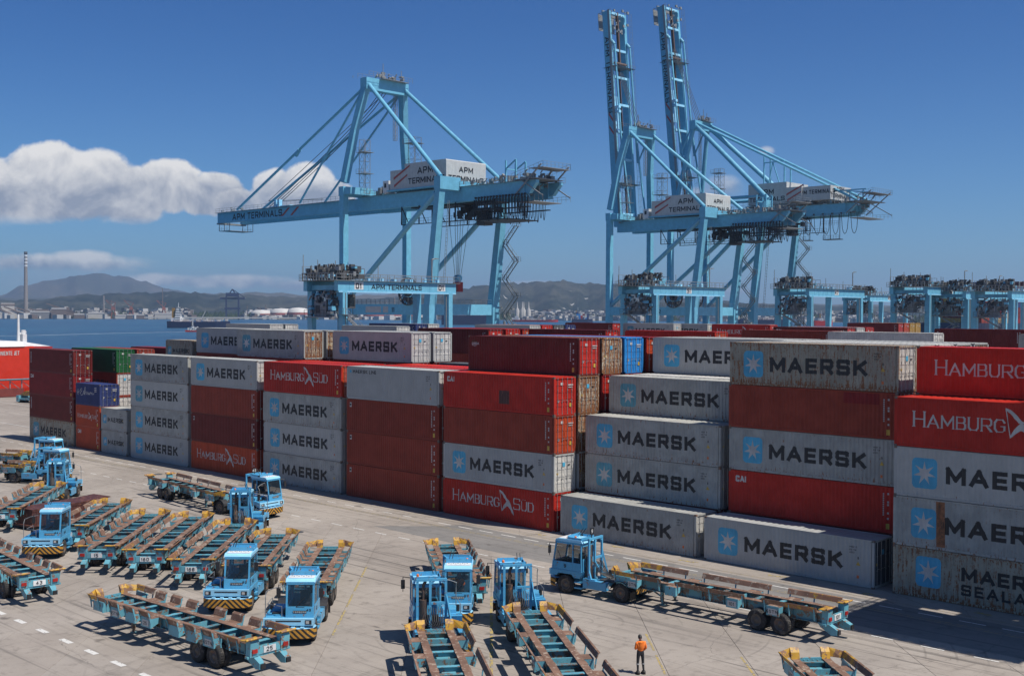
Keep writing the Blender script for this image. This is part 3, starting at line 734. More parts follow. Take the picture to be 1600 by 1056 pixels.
SL = dict(A=-149.1, B=-136.3, C=-129.9, D=-122.92, E=-110.16, F=-96.9, G=-83.89, H=-71.17, I=-58.27, J=-45.41, K=-32.06)
ORD = ['bottom', 'second from the bottom', 'third from the bottom', 'fourth up', 'fifth up']
ORDW = [0, 'first', 'second', 'third', 'fourth', 'fifth', 'sixth', 'seventh']
PLACE = dict(A='leftmost', B='second', C='third', D='4th', E='5th', F='6th', G='7th', H='8th', I='9th', J='10th', K='11th')
def stack(slot, row, items, where, size='40', top=True, t0=0):
    """items from the ground up: (colour, livery[, door colour]) or None"""
    z = t0 * SIZES[size][1]; n = len(items)
    for i, it in enumerate(items):
        if it:
            c_, k_ = it[:2]; dd = it[2] if len(it) > 2 else None
            tier = 'ground level' if i + t0 == 0 else 'top' if i == n - 1 else ORD[i + t0]
            if row > 1: where = '%s row, %s place' % (ORDW[row], PLACE[slot])
            lab = '%s container, %s, %s, %s' % (CDESC[c_], KDESC[k_], tier, where)
            lab = ' '.join(lab.split()[:16])
            container(SL[slot] + rnd.uniform(-.03, .03), Y1 + RP * (row - 1) + rnd.uniform(-.025, .025), z, size, c_, k_, lab, dd, far=row > 2)
        z += SIZES[size][1]
g = 'star'
stack('A', 1, [('beige', 'starfaded'), ('maroon', 'vert'), ('wine', 'cais'), ('maroon', 'vert')], 'of far-left stack')
stack('B', 1, [('orange', 'cais', 'orange'), ('orange', 'sail'), ('navy', 'script', 'navy')], 'of 2nd stack', '20')
stack('C', 1, [('grey2', 'star'), ('grey2', 'star')], 'of 3rd stack', '20')
stack('D', 1, [('grey', 'star'), ('grey2', 'star'), ('grey', 'starfaded'), ('grey2', 'star')], 'of 4th stack')
stack('E', 1, [('orange', 'sail'), ('maroon', 'label'), ('brown', 'plainv'), ('grey', 'star', 'white')], 'of 5th stack')
stack('F', 1, [('grey2', 'star'), ('grey', 'star'), ('grey2', 'star'), ('crimson', 'sail', 'orange')], 'of 6th stack')
stack('G', 1, [('brown', 'label'), ('brown', 'label'), ('brown', 'label'), ('grey', 'line', 'white')], 'of 7th stack')
stack('H', 1, [('crimson', 'sail'), ('grey', 'star', 'white'), ('brown', 'plainv', 'orange'), ('crimson', 'caidoor', 'crimson')], 'of 8th stack')
stack('I', 1, [('grey2', 'star', 'white')], 'alone in 9th place')
stack('J', 1, [('grey', 'star', 'dark')], 'alone in 10th place')
stack('K', 1, [('beige', 'starsea'), ('grey2', 'starrust'), ('grey', 'star'), ('crimson', 'sail')], 'of right-edge stack')
# second row and behind
stack('A', 3, [('grey', 'plainv'), ('brown', 'plainv', 'white'), ('brown', 'star', 'white'), ('green', 'plainv')], 'behind far-left stack')
stack('A', 2, [('grey', 'star', 'white'), ('maroon', 'plainv')], 'in row two')
stack('A', 4, [('grey', 'plainv'), ('maroon', 'plainv'), ('maroon', 'plainv'), ('brown', 'vert')], 'behind the green one')
stack('A', 6, [('grey', 'plainv'), ('maroon', 'plainv'), ('wine', 'plainv'), ('wine', 'plainv', 'crimson')], 'in the rear-left stack')
stack('C', 4, [('grey', 'plainv'), ('maroon', 'plainv'), ('grey2', 'plainv'), ('maroon', 'plainv'), ('beige', 'starfaded')], 'small rear-left stack', '20')
stack('D', 6, [('grey', 'plainv'), ('maroon', 'plainv'), ('wine', 'plainv'), ('wine', 'label')], 'left of the small grey box')
stack('D', 2, [('maroon', 'plainv'), ('grey', 'plainv'), ('maroon', 'plainv')], 'in row two')
stack('D', 4, [('maroon', 'plainv'), ('grey', 'plainv'), ('maroon', 'plainv'), ('brown', 'plainv'), ('grey', 'star')], 'row four left')
stack('E', 2, [('maroon', 'plainv'), ('grey', 'plainv'), ('wine', 'plainv')], 'row two')
stack('E', 3, [('grey', 'plainv'), ('maroon', 'plainv'), ('brown', 'plainv'), ('brown', 'plainv'), ('grey2', 'starfaded', 'cream')], 'row three left')
stack('E', 4, [('grey', 'plainv'), ('maroon', 'plainv'), ('grey', 'plainv'), ('brown', 'plainv'), ('grey2', 'star', 'cream')], 'row four middle-left')
stack('F', 2, [('maroon', 'plainv'), ('grey', 'plainv'), ('wine', 'plainv'), ('crimson', 'plainv')], 'row two')
stack('F', 3, [('grey', 'plainv'), ('maroon', 'plainv'), ('grey', 'plainv')], 'row three')
stack('F', 4, [('grey', 'plainv'), ('maroon', 'plainv'), ('grey', 'plainv'), ('maroon', 'plainv'), ('grey', 'star', 'white')], 'row four centre')
stack('F', 5, [('grey', 'plainv'), ('maroon', 'plainv'), ('grey', 'plainv'), ('maroon', 'plainv'), ('grey', 'line', 'white')], 'row five centre')
stack('G', 2, [('maroon', 'plainv'), ('grey', 'plainv'), ('maroon', 'plainv'), ('crimson', 'vert')], 'row two')
stack('G', 3, [('grey', 'plainv'), ('maroon', 'plainv'), ('brown', 'plainv'), ('red', 'plainv')], 'row three')
stack('G', 5, [('maroon', 'plainv'), ('brown', 'plainv'), ('grey', 'plainv'), ('dark', 'plainv')], 'row five')
stack('H', 2, [('dark', 'plainv'), ('grey', 'star', 'cream'), ('cream', 'star', 'cream'), ('cream', 'star', 'cream'), ('maroon', 'oval', 'crimson')], 'behind 8th stack')
stack('H', 3, [('maroon', 'plainv'), ('dark', 'plainv'), ('wine', 'plainv'), ('wine', 'plainv', 'crimson'), ('cream', 'starfaded', 'cream')], 'behind the oval emblem')
stack('H', 4, [('maroon', 'plainv'), ('dark', 'plainv'), ('wine', 'plainv'), ('wine', 'plainv', 'maroon'), ('blue', 'plainv', 'blue')], 'fourth row')
stack('H', 5, [('maroon', 'plainv'), ('dark', 'plainv'), ('wine', 'plainv'), ('wine', 'plainv', 'maroon'), ('wine', 'sail', 'orange')], 'fifth row')
stack('I', 2, [('maroon', 'plainv'), ('grey2', 'starfaded'), ('grey2', 'star')], 'behind 9th place')
stack('I', 3, [('maroon', 'plainv'), ('grey', 'plainv'), ('grey', 'plainv'), ('grey2', 'starfaded', 'white')], 'third row, 9th place')
stack('I', 4, [('maroon', 'plainv'), ('grey', 'plainv'), ('grey', 'plainv'), ('white', 'star', 'white')], 'fourth row, 9th place')
stack('I', 5, [('maroon', 'plainv'), ('grey', 'plainv'), ('grey', 'plainv'), ('grey', 'plainv'), ('grey', 'star')], 'fifth row, 9th place')
stack('J', 2, [('maroon', 'plainv'), ('crimson', 'cai'), ('grey2', 'star'), ('brown', 'patch'), ('beige', 'star', 'white')], 'behind 10th place')
stack('J', 3, [('maroon', 'plainv'), ('grey', 'plainv'), ('grey', 'plainv'), ('maroon', 'plainv'), ('grey2', 'star')], 'third row, 10th place')
stack('J', 4, [('maroon', 'plainv'), ('grey', 'plainv'), ('grey', 'plainv'), ('maroon', 'plainv'), ('white', 'plainv', 'cream')], 'fourth row, 10th place')
stack('K', 2, [('maroon', 'plainv'), ('grey', 'plainv'), ('grey', 'plainv'), ('maroon', 'plainv'), ('red', 'sail')], 'behind right-edge stack')
stack('K', 3, [('maroon', 'plainv'), ('grey', 'plainv'), ('grey', 'plainv'), ('maroon', 'plainv')], 'third row, right edge')
# yard blocks further back: (x of the left end, y, colour, livery, door, tiers seen, label)
FILL = ['grey', 'maroon', 'brown', 'dark', 'wine', 'grey2']
def far_stack(xl, y, items, where, size='40'):
    H = SIZES[size][1]; n = 5
    for i in range(n):
        k = i - (n - len(items)); tier = ['bottom', 'second up', 'third up', 'fourth up', 'top'][i]
        c_, k_, *dd = items[k] if k >= 0 else (FILL[(i * 3 + int(-xl) + int(y)) % 6], 'plainv')
        container(xl, y, i * H, size, c_, k_, ' '.join(('%s container, %s, %s %s' % (CDESC[c_], KDESC[k_], tier, where)).split()[:16]), dd[0] if dd else None, far=True, decal=k >= 0)
far_stack(-108.3, 95.4, [('maroon', 'plainv', 'crimson')], 'behind the centre-left white doors')
far_stack(-109.2, 99.2, [('crimson', 'plainv')], 'second block showing only red doors')
far_stack(-109.2, 102.0, [('wine', 'plainv', 'orange')], 'second block, sliver of orange door')
far_stack(-97.4, 103.2, [('maroon', 'plainv', 'crimson')], 'behind the oval-emblem container')
far_stack(-84.0, 105.2, [('crimson', 'plainv', 'orange')], 'second block centre right')
far_stack(-136.2, 105.4, [('grey', 'plainv', 'white')], 'left of second block')
far_stack(-163.7, 103.6, [('grey', 'plainv', 'white')], 'far left second block')
far_stack(-163.7, 106.4, [('grey2', 'plainv', 'white')], 'behind far left second block')
far_stack(-158.9, 128.8, [('navy', 'plainv', 'navy')], 'below the nearest yard crane')
far_stack(-158.9, 131.6, [('grey', 'plainv', 'white')], 'behind the navy one')
for k_, c_ in enumerate(('grey', 'crimson', 'dark', 'navy')): far_stack(-137.0, 132.9 + 2.78 * k_, [(c_, 'plainv')], ('third block front', 'third block second row', 'third block third row', 'third block fourth row')[k_])
far_stack(-157.0, 177.5, [('maroon', 'label', 'crimson')], 'left end of the far row')
far_stack(-145.4, 181.5, [('grey', 'starfaded', 'white')], 'far row below the middle crane')
far_stack(-139.8, 184.5, [('grey', 'star', 'white')], 'far row partly hidden')
far_stack(-126.6, 184.3, [('grey', 'star', 'white')], 'far row next to the red one')
far_stack(-123.3, 179.6, [('crimson', 'sail')], 'far row with white words')
far_stack(-95.5, 155.2, [('maroon', 'cai', 'crimson')], 'fourth block with white initials')
far_stack(-95.5, 158.0, [('grey', 'plainv', 'white')], 'fourth block grey doors')
far_stack(-95.5, 160.8, [('crimson', 'plainv')], 'fourth block crimson doors')
far_stack(-131.0, 244.0, [('maroon', 'plainv', 'crimson')], 'rearmost block')
far_stack(-131.0, 246.8, [('orange', 'plainv')], 'rearmost block orange doors')
far_stack(-131.0, 249.6, [('yellow', 'plainv')], 'rearmost block first yellow doors')
far_stack(-131.0, 252.4, [('yellow', 'plainv')], 'rearmost block second yellow doors')
far_stack(-71.5, 157.6, [('maroon', 'vert')], 'fourth block right')
far_stack(-59.2, 160.4, [('dark', 'plainv')], 'fourth block right, behind')
far_stack(-46.5, 122.0, [('grey2', 'star')], 'third block at the right edge')
far_stack(-66.0, 118.5, [('white', 'plainv')], 'third block pale roof')
far_stack(-79.0, 121.3, [('brown', 'plainv', 'orange')], 'third block red roof')
stack('J', 5, [('maroon', 'plainv'), ('grey', 'plainv'), ('grey', 'plainv'), ('brown', 'plainv'), ('grey', 'plainv', 'cream')], 'fifth row, 10th place')
stack('J', 6, [('maroon', 'plainv'), ('grey', 'plainv'), ('grey', 'plainv'), ('brown', 'plainv'), ('grey2', 'plainv', 'cream')], 'sixth row, 10th place')
stack('I', 6, [('maroon', 'plainv'), ('grey', 'plainv'), ('grey', 'plainv'), ('brown', 'plainv'), ('grey2', 'plainv')], 'sixth row, 9th place')

# ================================================================ CHASSIS, TRACTORS
def wheel_meshes(R=.55, W=.3):
    t_ = MB(); t_.lathe([(R * .56, -W / 2), (R * .84, -W / 2), (R * .96, -W * .42), (R, -W * .3), (R, W * .3), (R * .96, W * .42), (R * .84, W / 2), (R * .56, W / 2)], n=20)
    for k in range(30):
        a = 2 * pi * k / 30; c_, s_ = cos(a), sin(a)
        t_.beam((c_ * R * .995, -W * .3, s_ * R * .995), (c_ * R * .995, W * .3, s_ * R * .995), .03, .035, up=(c_, 0, s_))
    r_ = MB()
    for sg in (1, -1):
        r_.lathe([(R * .57, sg * W * .47), (R * .5, sg * W * .45), (R * .46, sg * W * .22), (R * .25, sg * W * .2), (R * .2, sg * W * .38), (.001, sg * W * .40)], n=16)
        for k in range(10): a = 2 * pi * k / 10; r_.tube((cos(a) * R * .36, sg * W * .2, sin(a) * R * .36), (cos(a) * R * .36, sg * W * .3, sin(a) * R * .36), .022, 5)
    return t_.mesh('tyre', TYRE), r_.mesh('rim', RIM)
TY, RI = wheel_meshes()
def add_wheel(sp, x, y, z=.55, double=None):
    e = sp.part('wheel', TY, None); e[4] = (x, y, z); e[2].append(('rim', RI, None))
    if double is not None:
        e = sp.part('wheel', TY, None); e[4] = (x, y + double, z); e[2].append(('rim', RI, None))
_boxes = {}
def plate_mesh(s_, h=.26, w_=.75, mat=WHITE): pass
def chassis(kind, num=None, sidenum=None, fx=1.0):
    """kind 'S': short folded guide plates, 'L': long guide bars"""
    sp = Spec(); ZT = 1.42
    for sy in (1, -1):
        m = MB(); y = .68 * sy
        m.box(-6.75, 6.5, y - .02, y + .02, .93, 1.39); m.box(-6.75, 6.5, y - .15, y + .15, .9, .93); m.box(-6.75, 6.5, y - .16, y + .16, 1.39, 1.415)
        for i in range(10): m.box(-6.2 + i * 1.35, -6.17 + i * 1.35, y - .14, y + .14, .93, 1.39)
        sp.part('main_rail', m, TEAL)
        m = MB(); m.box(-6.7, 6.35, y - .17, y + .17, 1.417, 1.442)
        for i in range(5): m.box(-5.4 + i * 2.6, -4.9 + i * 2.6, y - .19, y + .19, 1.442, 1.452)
        sp.part('wear_plate', m, RUSTY)
    xs = [6.1, 5.1, 4.1, 3.0, 1.9, .8, -.3, -1.4, -2.4, -3.7, -5.0, -6.2]
    for i, x in enumerate(xs):
        m = MB(); lo = i % 3 == 1
        m.box(x - .03, x + .03, -.66, .66, .98, 1.36); m.box(x - .13, x + .13, -.52, .52, 1.36 if not lo else .97, 1.385 if not lo else 1.0)
        if i in (3, 5, 8): m.box(x - .34, x + .2, -.3, .3, 1.0, 1.16)
        sp.part('crossmember', m, TEAL2 if i % 2 else TEAL)
    m = MB()                                                  # gooseneck pan at the front
    m.box(5.2, 6.3, -.5, .5, 1.12, 1.15); m.box(6.3, 6.36, -.62, .62, 1.0, 1.5)
    for y in (-.3, -.1, .12, .3): m.box(6.2, 6.3, y - .015, y + .015, 1.3, 1.42)
    sp.part('front_pan', m, TEAL2)
    m = MB()                                                  # air hoses lying in the frame
    for k in range(3):
        pts = [(5.2 - i * .9, -.2 + .15 * k + .1 * sin(i * 1.7 + k), 1.02 + .02 * k) for i in range(10)]; m.path(pts, .02, 5)
    for k in range(10): x = rnd.uniform(-5, 4); y = rnd.uniform(-.4, .4); m.box(x, x + rnd.uniform(.12, .35), y, y + .15, .98, 1.0 + rnd.uniform(.04, .12))
    sp.part('hoses_and_fittings', m, MGREY)
    # outriggers
    bx = {'S': [3.9, 2.5, 1.1, -1.3, -2.7, -4.1], 'L': [4.9, 2.3, -1.6, -4.0]}[kind]
    for sy in (1, -1):
        for x in bx:
            w_ = .43 if kind == 'S' else .36
            m = MB(); ya, yb = .84 * sy, 1.28 * sy
            m.box(x - w_, x + w_, min(ya, yb), max(ya, yb), 1.412, 1.43); m.c = 1
            m.box(x - w_, x + w_, min(yb, yb + .03 * sy), max(yb, yb + .03 * sy), .95, 1.45)
            for xx in (x - w_, x + w_ - .025): m.prism([(.84 * sy, 1.41), (1.28 * sy, 1.41), (1.28 * sy, .95), (.84 * sy, 1.15)], xx, xx + .025, 'yz')
            e = sp.part('outrigger', m, [RUSTY, TEAL2])
            if kind == 'S':
                f = MB(); a = (x - w_, x + w_)
                P = [(1.24, 1.45), (1.29, 1.45), (1.38, 1.70), (1.48, 1.77), (1.46, 1.80), (1.34, 1.72)]
                f.prism([(p[0] * sy, p[1]) for p in P], a[0], a[1], 'yz'); f.c = 1
                for xx in a: f.prism([(1.28 * sy, 1.2), (1.31 * sy, 1.2), (1.45 * sy, 1.75), (1.35 * sy, 1.68)], xx - .012, xx + .012, 'yz')
                sp.sub(e, 'guide_flap', f, [RUSTY, TEAL2])
        bars = [(6.3, 4.5, 0)] + ([(5.2, 3.1, 0), (1.95, -2.4, 1), (-3.4, -6.5, 2)] if kind == 'L' else [(-4.9, -6.5, 2)])
        if kind == 'L': bars = bars[1:]; bars[0] = (6.2, 2.9, 0)
        for a, b_, k in bars:
            f = MB(); L = a - b_; mid = 1
            q_ = {0: .55, 1: .15, 2: .6}[k]
            for t0, t1, ci in ((a, b_ + L * q_, {0: 0, 1: 1, 2: 1}[k]), (b_ + L * q_, b_, {0: 1, 1: 1, 2: 0}[k])):
                f.c = ci; f.prism([(p[0] * sy, p[1]) for p in ((1.30, 1.55), (1.34, 1.55), (1.43, 1.77), (1.49, 1.79), (1.48, 1.82), (1.40, 1.80))], t0, t1, 'yz')
            f.c = 2
            for t0 in (a - .15, (a + b_) / 2, b_ + .15): f.prism([(1.26 * sy, 1.1), (1.31 * sy, 1.1), (1.41 * sy, 1.74), (1.34 * sy, 1.66)], t0 - .03, t0 + .03, 'yz')
            if kind == 'L' and k == 0: pass
            sp.part('guide_bar', f, [YEL if k == 0 else YWORN, RUSTY, TEAL2])
        # corner guides at the front: upright folded plate over the rail and a wing to the side
        f = MB(); y = .68 * sy
        f.prism([(6.28, 1.44), (6.45, 1.44), (6.58, 1.86), (6.53, 1.9), (6.36, 1.72)], y - .19, y + .19, 'xz')
        f.add([(6.45, y + .19 * sy, 1.5), (6.57, y + .19 * sy, 1.87), (6.25, 1.46 * sy, 1.77), (6.15, 1.33 * sy, 1.5), (6.41, y + .19 * sy, 1.5), (6.53, y + .19 * sy, 1.87), (6.21, 1.46 * sy, 1.77), (6.11, 1.33 * sy, 1.5)],
              [(0, 1, 2, 3), (7, 6, 5, 4), (0, 4, 5, 1), (1, 5, 6, 2), (2, 6, 7, 3), (3, 7, 4, 0)])
        sp.part('corner_guide', f, YEL)
        f = MB(); f.beam((6.12, 1.30 * sy, 1.46), (5.0, 1.26 * sy, 1.46), .06, .10); f.box(5.1, 5.14, min(.84 * sy, 1.29 * sy), max(.84 * sy, 1.29 * sy), .96, 1.41); f.box(5.12, 6.0, min(1.26 * sy, 1.29 * sy), max(1.26 * sy, 1.29 * sy), 1.0, 1.42)
        sp.part('front_side_plate', f, TEAL2)
        # rear post with lamp, buffer foot
        f = MB(); a, b_ = sorted((.62 * sy, 1.1 * sy))
        f.prism([(-6.95, .95), (-6.65, .95), (-6.65, 1.62), (-6.9, 1.75), (-7.0, 1.6)], a, b_, 'xz')
        e = sp.part('rear_post', f, TEAL2)
        q_ = MB(); q_.box(-7.02, -6.95, min(.72 * sy, 1.0 * sy), max(.72 * sy, 1.0 * sy), 1.12, 1.3); sp.sub(e, 'tail_lamp', q_, REDLAMP)
        f = MB(); f.prism([(-6.6, 1.72), (-7.02, 1.72), (-7.12, 1.80), (-7.06, 1.85), (-6.95, 1.77), (-6.6, 1.76)], min(.55 * sy, 1.4 * sy), max(.55 * sy, 1.4 * sy), 'xz'); sp.part('rear_guide', f, YEL)
        f = MB(); a, b_ = sorted((.55 * sy, .87 * sy))
        f.prism([(-6.3, .96), (-6.85, .96), (-7.35, .72), (-7.35, .46), (-7.05, .42), (-6.45, .74)], a, b_, 'xz'); f.c = 1
        f.box(-7.43, -7.35, a + .04, b_ - .04, .48, .7)
        sp.part('buffer_foot', f, [TEAL2, BLACK])
        # support leg
        f = MB(); f.beam((3.3, .62 * sy, .95), (3.3, .62 * sy, .35), .16); f.beam((3.28, .62 * sy, .38), (3.28, .62 * sy, .22), .1); f.box(3.13, 3.43, min(.5 * sy, .74 * sy), max(.5 * sy, .74 * sy), .17, .21)
        f.beam((3.3, .62 * sy, .6), (4.1, .6 * sy, .92), .07); sp.part('landing_leg', f, TEAL)
    f = MB(); f.box(-6.93, -6.87, -.6, .6, 1.0, 1.36); f.box(-6.9, -6.7, -1.2, 1.2, .9, 1.0); e = sp.part('rear_beam', f, TEAL2)
    q_ = MB(); q_.box(-6.96, -6.935, -.34, .34, 1.03, 1.31); sp.sub(e, 'number_plate', q_, WHITE)
    if num:
        P, w_ = text(num, .2, .17, .25); q_ = MB(); flat_decal(q_, P, lambda u, v, l: (-6.965 - l, w_ / 2 - u, 1.075 + v)); sp.sub(e, 'number', q_, TXT_BLACK)
    for sy in (1, -1):
        for x, tx in ((bx[0], '65TN'), (bx[2], sidenum if kind == 'L' else '25'), (bx[-1], '65TN')):
            if tx is None: continue
            q_ = MB(); y = 1.315 * sy; q_.box(x - .26, x + .26, min(y, y + .012 * sy), max(y, y + .012 * sy), 1.02, 1.32); e2 = sp.part('side_plate', q_, LGREY)
            P, w_ = text(tx, .17, .18, .22); q2 = MB(); flat_decal(q2, P, lambda u, v, l: (x + (u - w_ / 2) * (1 if sy < 0 else -1), y + (.012 + l) * sy, 1.08 + v)); sp.sub(e2, 'plate_text', q2, TXT_BLACK)
    for x in (-3.0, -4.35):
        f = MB(); f.tube((x, -.95, .55), (x, .95, .55), .09, 8); f.box(x - .2, x + .2, -.62, .62, .66, .9); f.c = 1; f.tube((x + .25, .35, .7), (x + .7, .35, .7), .1, 8); f.tube((x + .25, -.35, .7), (x + .7, -.35, .7), .1, 8); sp.part('axle', f, [BLACK, DGREY])
        for sy in (1, -1): add_wheel(sp, x, 1.08 * sy, double=-.34 * sy)
    f = MB(); f.box(-4.9, -2.4, -.7, -.58, .7, .93); f.box(-4.9, -2.4, .58, .7, .7, .93); f.tube((1.2, -.3, .75), (2.2, -.3, .75), .13, 10); sp.part('suspension', f, DGREY)
    if fx != 1.0:                                             # the shorter build of the same chassis
        for e in sp.parts:
            if e[1] is TY: e[4] = ((e[4][0] + 6.9) * fx - 6.9, e[4][1], e[4][2]); continue
            for me in [e[1]] + [q_[1] for q_ in e[2] if q_[1] is not RI]:
                for v in me.vertices: v.co.x = (v.co.x + 6.9) * fx - 6.9
    return sp

def tractor(num='43', driver=None):
    """terminal tractor: +x forward, y left; the cab stands on the left side. rear axle x=0, front axle x=3.75"""
    sp = Spec(); FX = 3.75
    f = MB(); f.box(-.9, 4.4, -.42, -.3, .62, .92); f.box(-.9, 4.4, .3, .42, .62, .92); f.box(-.95, -.85, -.5, .5, .55, .95); f.box(1.1, 1.2, -.4, .4, .6, .9); f.box(2.4, 2.5, -.4, .4, .6, .9); sp.part('frame_rail', f, CABB)
    f = MB(); f.box(-.6, 1.7, -.7, .7, .92, 1.0); f.lathe([(.5, 1.0), (.5, 1.08), (.42, 1.12), (.001, 1.12)], (.15, 0, 0), 'z', 16); f.box(.3, .9, -.12, .12, 1.0, 1.16); sp.part('fifth_wheel', f, DGREY)
    # body below the cab and the flat engine deck on the right
    f = MB(); f.prism([(2.55, 1.38), (4.72, 1.38), (4.78, 1.1), (4.7, 1.02), (4.35, 1.02), (4.2, 1.18), (3.3, 1.18), (3.1, 1.0), (2.75, 1.0)], -1.22, 1.24, 'xz'); sp.part('front_body', f, CABB)
    f = MB(); f.box(4.72, 4.84, -1.24, 1.24, 1.02, 1.36); f.c = 1; f.box(4.842, 4.85, -.62, .62, 1.2, 1.26); f.c = 0
    f.box(4.6, 4.8, -1.23, 1.23, .98, 1.02); e = sp.part('headlight_bar', f, [CABL, BLACK])
    for sy in (1, -1):
        q_ = MB(); a, b_ = sorted((.82 * sy, 1.14 * sy)); q_.box(4.843, 4.856, a, b_, 1.07, 1.28); q_.c = 1; q_.box(4.857, 4.862, a + .04, b_ - .12, 1.11, 1.24); sp.sub(e, 'headlamp', q_, [BLACK, LGREY])
    # curved hazard bumper
    f = MB(); pts = [(4.35, -1.32), (4.72, -1.25), (4.95, -.95), (5.02, -.4), (5.02, .4), (4.95, .95), (4.72, 1.25), (4.35, 1.32)]
    for (xa, ya), (xb, yb) in zip(pts[:-1], pts[1:]):
        f.add([(xa, ya, .42), (xb, yb, .42), (xb, yb, .88), (xa, ya, .88), (xa - .1, ya * .96, .36), (xb - .1, yb * .96, .36)], [(0, 1, 2, 3), (4, 5, 1, 0)])
    f.c = 1
    for (xa, ya), (xb, yb) in zip(pts[:-1], pts[1:]): f.add([(xa, ya, .88), (xb, yb, .88), (xb - .25, yb * .9, .9), (xa - .25, ya * .9, .9)], [(0, 1, 2, 3)])
    for y in (-.75, -.3, .15, .6): f.box(4.78, 4.98, y, y + .18, .9, .95)
    f.c = 2; f.box(4.3, 4.36, -1.2, 1.2, .5, 1.0)
    sp.part('bumper', f, [CHEV, CABL, BLACK])
    # cab shell: pillars, sills, roof. y from -.12 to 1.22
    ya, yb, xa, xb = -.16, 1.22, 2.62, 4.48; zb, zs, zr = 1.385, 1.86, 3.05
    f = MB()
    f.box(xa, xb + .1, ya, ya + .06, zb, zs); f.box(xa, xb + .1, yb - .06, yb, zb, zs)
    f.prism([(xb + .06, zb), (xb + .2, zb), (xb + .14, zs + .02), (xb + .02, zs + .02)], ya, yb, 'xz'); f.box(xa, xa + .06, ya + .06, yb - .06, zb, 2.1)
    for y in (ya, yb - .07):
        f.beam((xb + .08, y + .035, zs), (xb - .12, y + .035, zr), .07, .09); f.box(xa, xa + .08, y, y + .07, zs, zr); f.box(3.18, 3.25, y, y + .07, zs, zr); f.box(xa, xb - .1, y, y + .07, 2.92, zr)
    f.box(xa, xa + .06, ya + .07, yb - .07, 2.82, zr); f.beam((xb - .1, ya, 3.0), (xb - .1, yb, 3.0), .1, .14)
    sp.part('cab_shell', f, CABB)
    f = MB(); f.prism([(xa - .1, zr), (xb - .05, zr), (xb - .14, zr + .12), (xb - .3, zr + .16), (xa, zr + .16)], ya - .04, yb + .04, 'xz'); e = sp.part('roof', f, CABL)
    q_ = MB(); q_.box(3.55, 3.58, ya, yb, 3.2, 3.42)
    for y in (ya, yb - .03): q_.box(xa, 3.58, y, y + .03, 3.2, 3.34)
    q_.box(xa, xa + .03, ya, yb, 3.2, 3.36); sp.sub(e, 'roof_rack', q_, CABB)
    q_ = MB(); q_.box(3.62, 4.22, ya + .06, yb - .06, zr + .161, zr + .175); q_.c = 1
    for i in range(9): q_.box(3.72 + .1 * (i % 2), 3.8 + .1 * (i % 2), ya + .14 + i * .12, ya + .2 + i * .12, zr + .176, zr + .18)
    sp.sub(e, 'sun_visor_panel', q_, [WHITE, BLACK])
    q_ = MB(); q_.box(3.35, 3.55, ya - .02, ya + .05, 3.2, 3.3); q_.beam((3.4, 0, 3.3), (3.0, .1, 3.75), .03); q_.beam((3.5, .15, 3.3), (3.1, .25, 3.75), .03); sp.sub(e, 'roof_bracket', q_, BLACK)
    q_ = MB(); q_.lathe([(.07, 0), (.07, .12), (.04, .17), (.001, .18)], (3.2, .95, 3.22), 'z', 10); sp.sub(e, 'beacon', q_, ORLAMP)
    def pane(name, p): q_ = MB(); q_.add(p, [(0, 1, 2, 3)]); return sp.part(name, q_, GLASS)
    e = pane('windshield', [(xb + .1, ya + .08, zs + .03), (xb + .1, yb - .08, zs + .03), (xb - .08, yb - .08, 2.95), (xb - .08, ya + .08, 2.95)])
    q_ = MB(); q_.beam((xb + .14, .35, zs + .02), (xb + .07, .78, 2.35), .025); q_.beam((xb + .13, .33, zs), (xb + .13, .75, zs), .03); sp.sub(e, 'wiper', q_, BLACK)
    for y in (ya + .02, yb - .02):
        pane('door_window', [(3.25, y, zs + .02), (4.42, y, zs + .02), (4.32, y, 2.9), (3.25, y, 2.9)]); pane('side_window', [(xa + .08, y, zs + .02), (3.18, y, zs + .02), (3.18, y, 2.9), (xa + .08, y, 2.9)])
    pane('rear_window', [(xa + .02, ya + .08, 2.1), (xa + .02, yb - .08, 2.1), (xa + .02, yb - .08, 2.82), (xa + .02, ya + .08, 2.82)])
    f = MB(); f.box(3.0, 3.5, .3, .8, zb, 1.75); f.box(2.95, 3.08, .3, .8, 1.7, 2.35); f.c = 1; f.beam((4.3, .55, zb), (4.05, .55, 2.0), .06); f.tube((4.07, .3, 2.0), (4.07, .8, 2.0), .03); f.box(4.2, 4.5, ya + .1, yb - .1, zb, 1.82); f.box(2.7, 4.4, ya + .07, yb - .07, zb, zb + .02)
    sp.part('seat_and_dashboard', f, [DGREY, BLACK])
    # lettering on the front and the fleet number
    P, w_ = text('TERBERG', .085, .24, .25); q_ = MB(); q_.box(xb + .175, xb + .19, .53 - .33, .53 + .33, 1.57, 1.7); e = sp.part('badge', q_, BLACK)
    q_ = MB(); flat_decal(q_, P, lambda u, v, l: (xb + .19 + l, .53 - w_ / 2 + u, 1.59 + v)); sp.sub(e, 'badge_lettering', q_, LGREY)
    if num:
        P, w_ = text(num, .13, .2, .25); q_ = MB(); flat_decal(q_, P, lambda u, v, l: (xb + .165 + l, .98 - w_ / 2 + u, 1.66 + v)); sp.part('fleet_number', q_, TXT_BLACK)
        P, w_ = text(num, .2, .2, .25); q_ = MB(); flat_decal(q_, P, lambda u, v, l: (3.72 + w_ / 2 - u, yb + .003 + l, 1.52 + v)); sp.part('fleet_number', q_, TXT_BLACK)
        P, w_ = text(num, .2, .2, .25); q_ = MB(); flat_decal(q_, P, lambda u, v, l: (3.6 - w_ / 2 + u, ya - .003 - l, 1.52 + v)); sp.part('fleet_number', q_, TXT_BLACK)
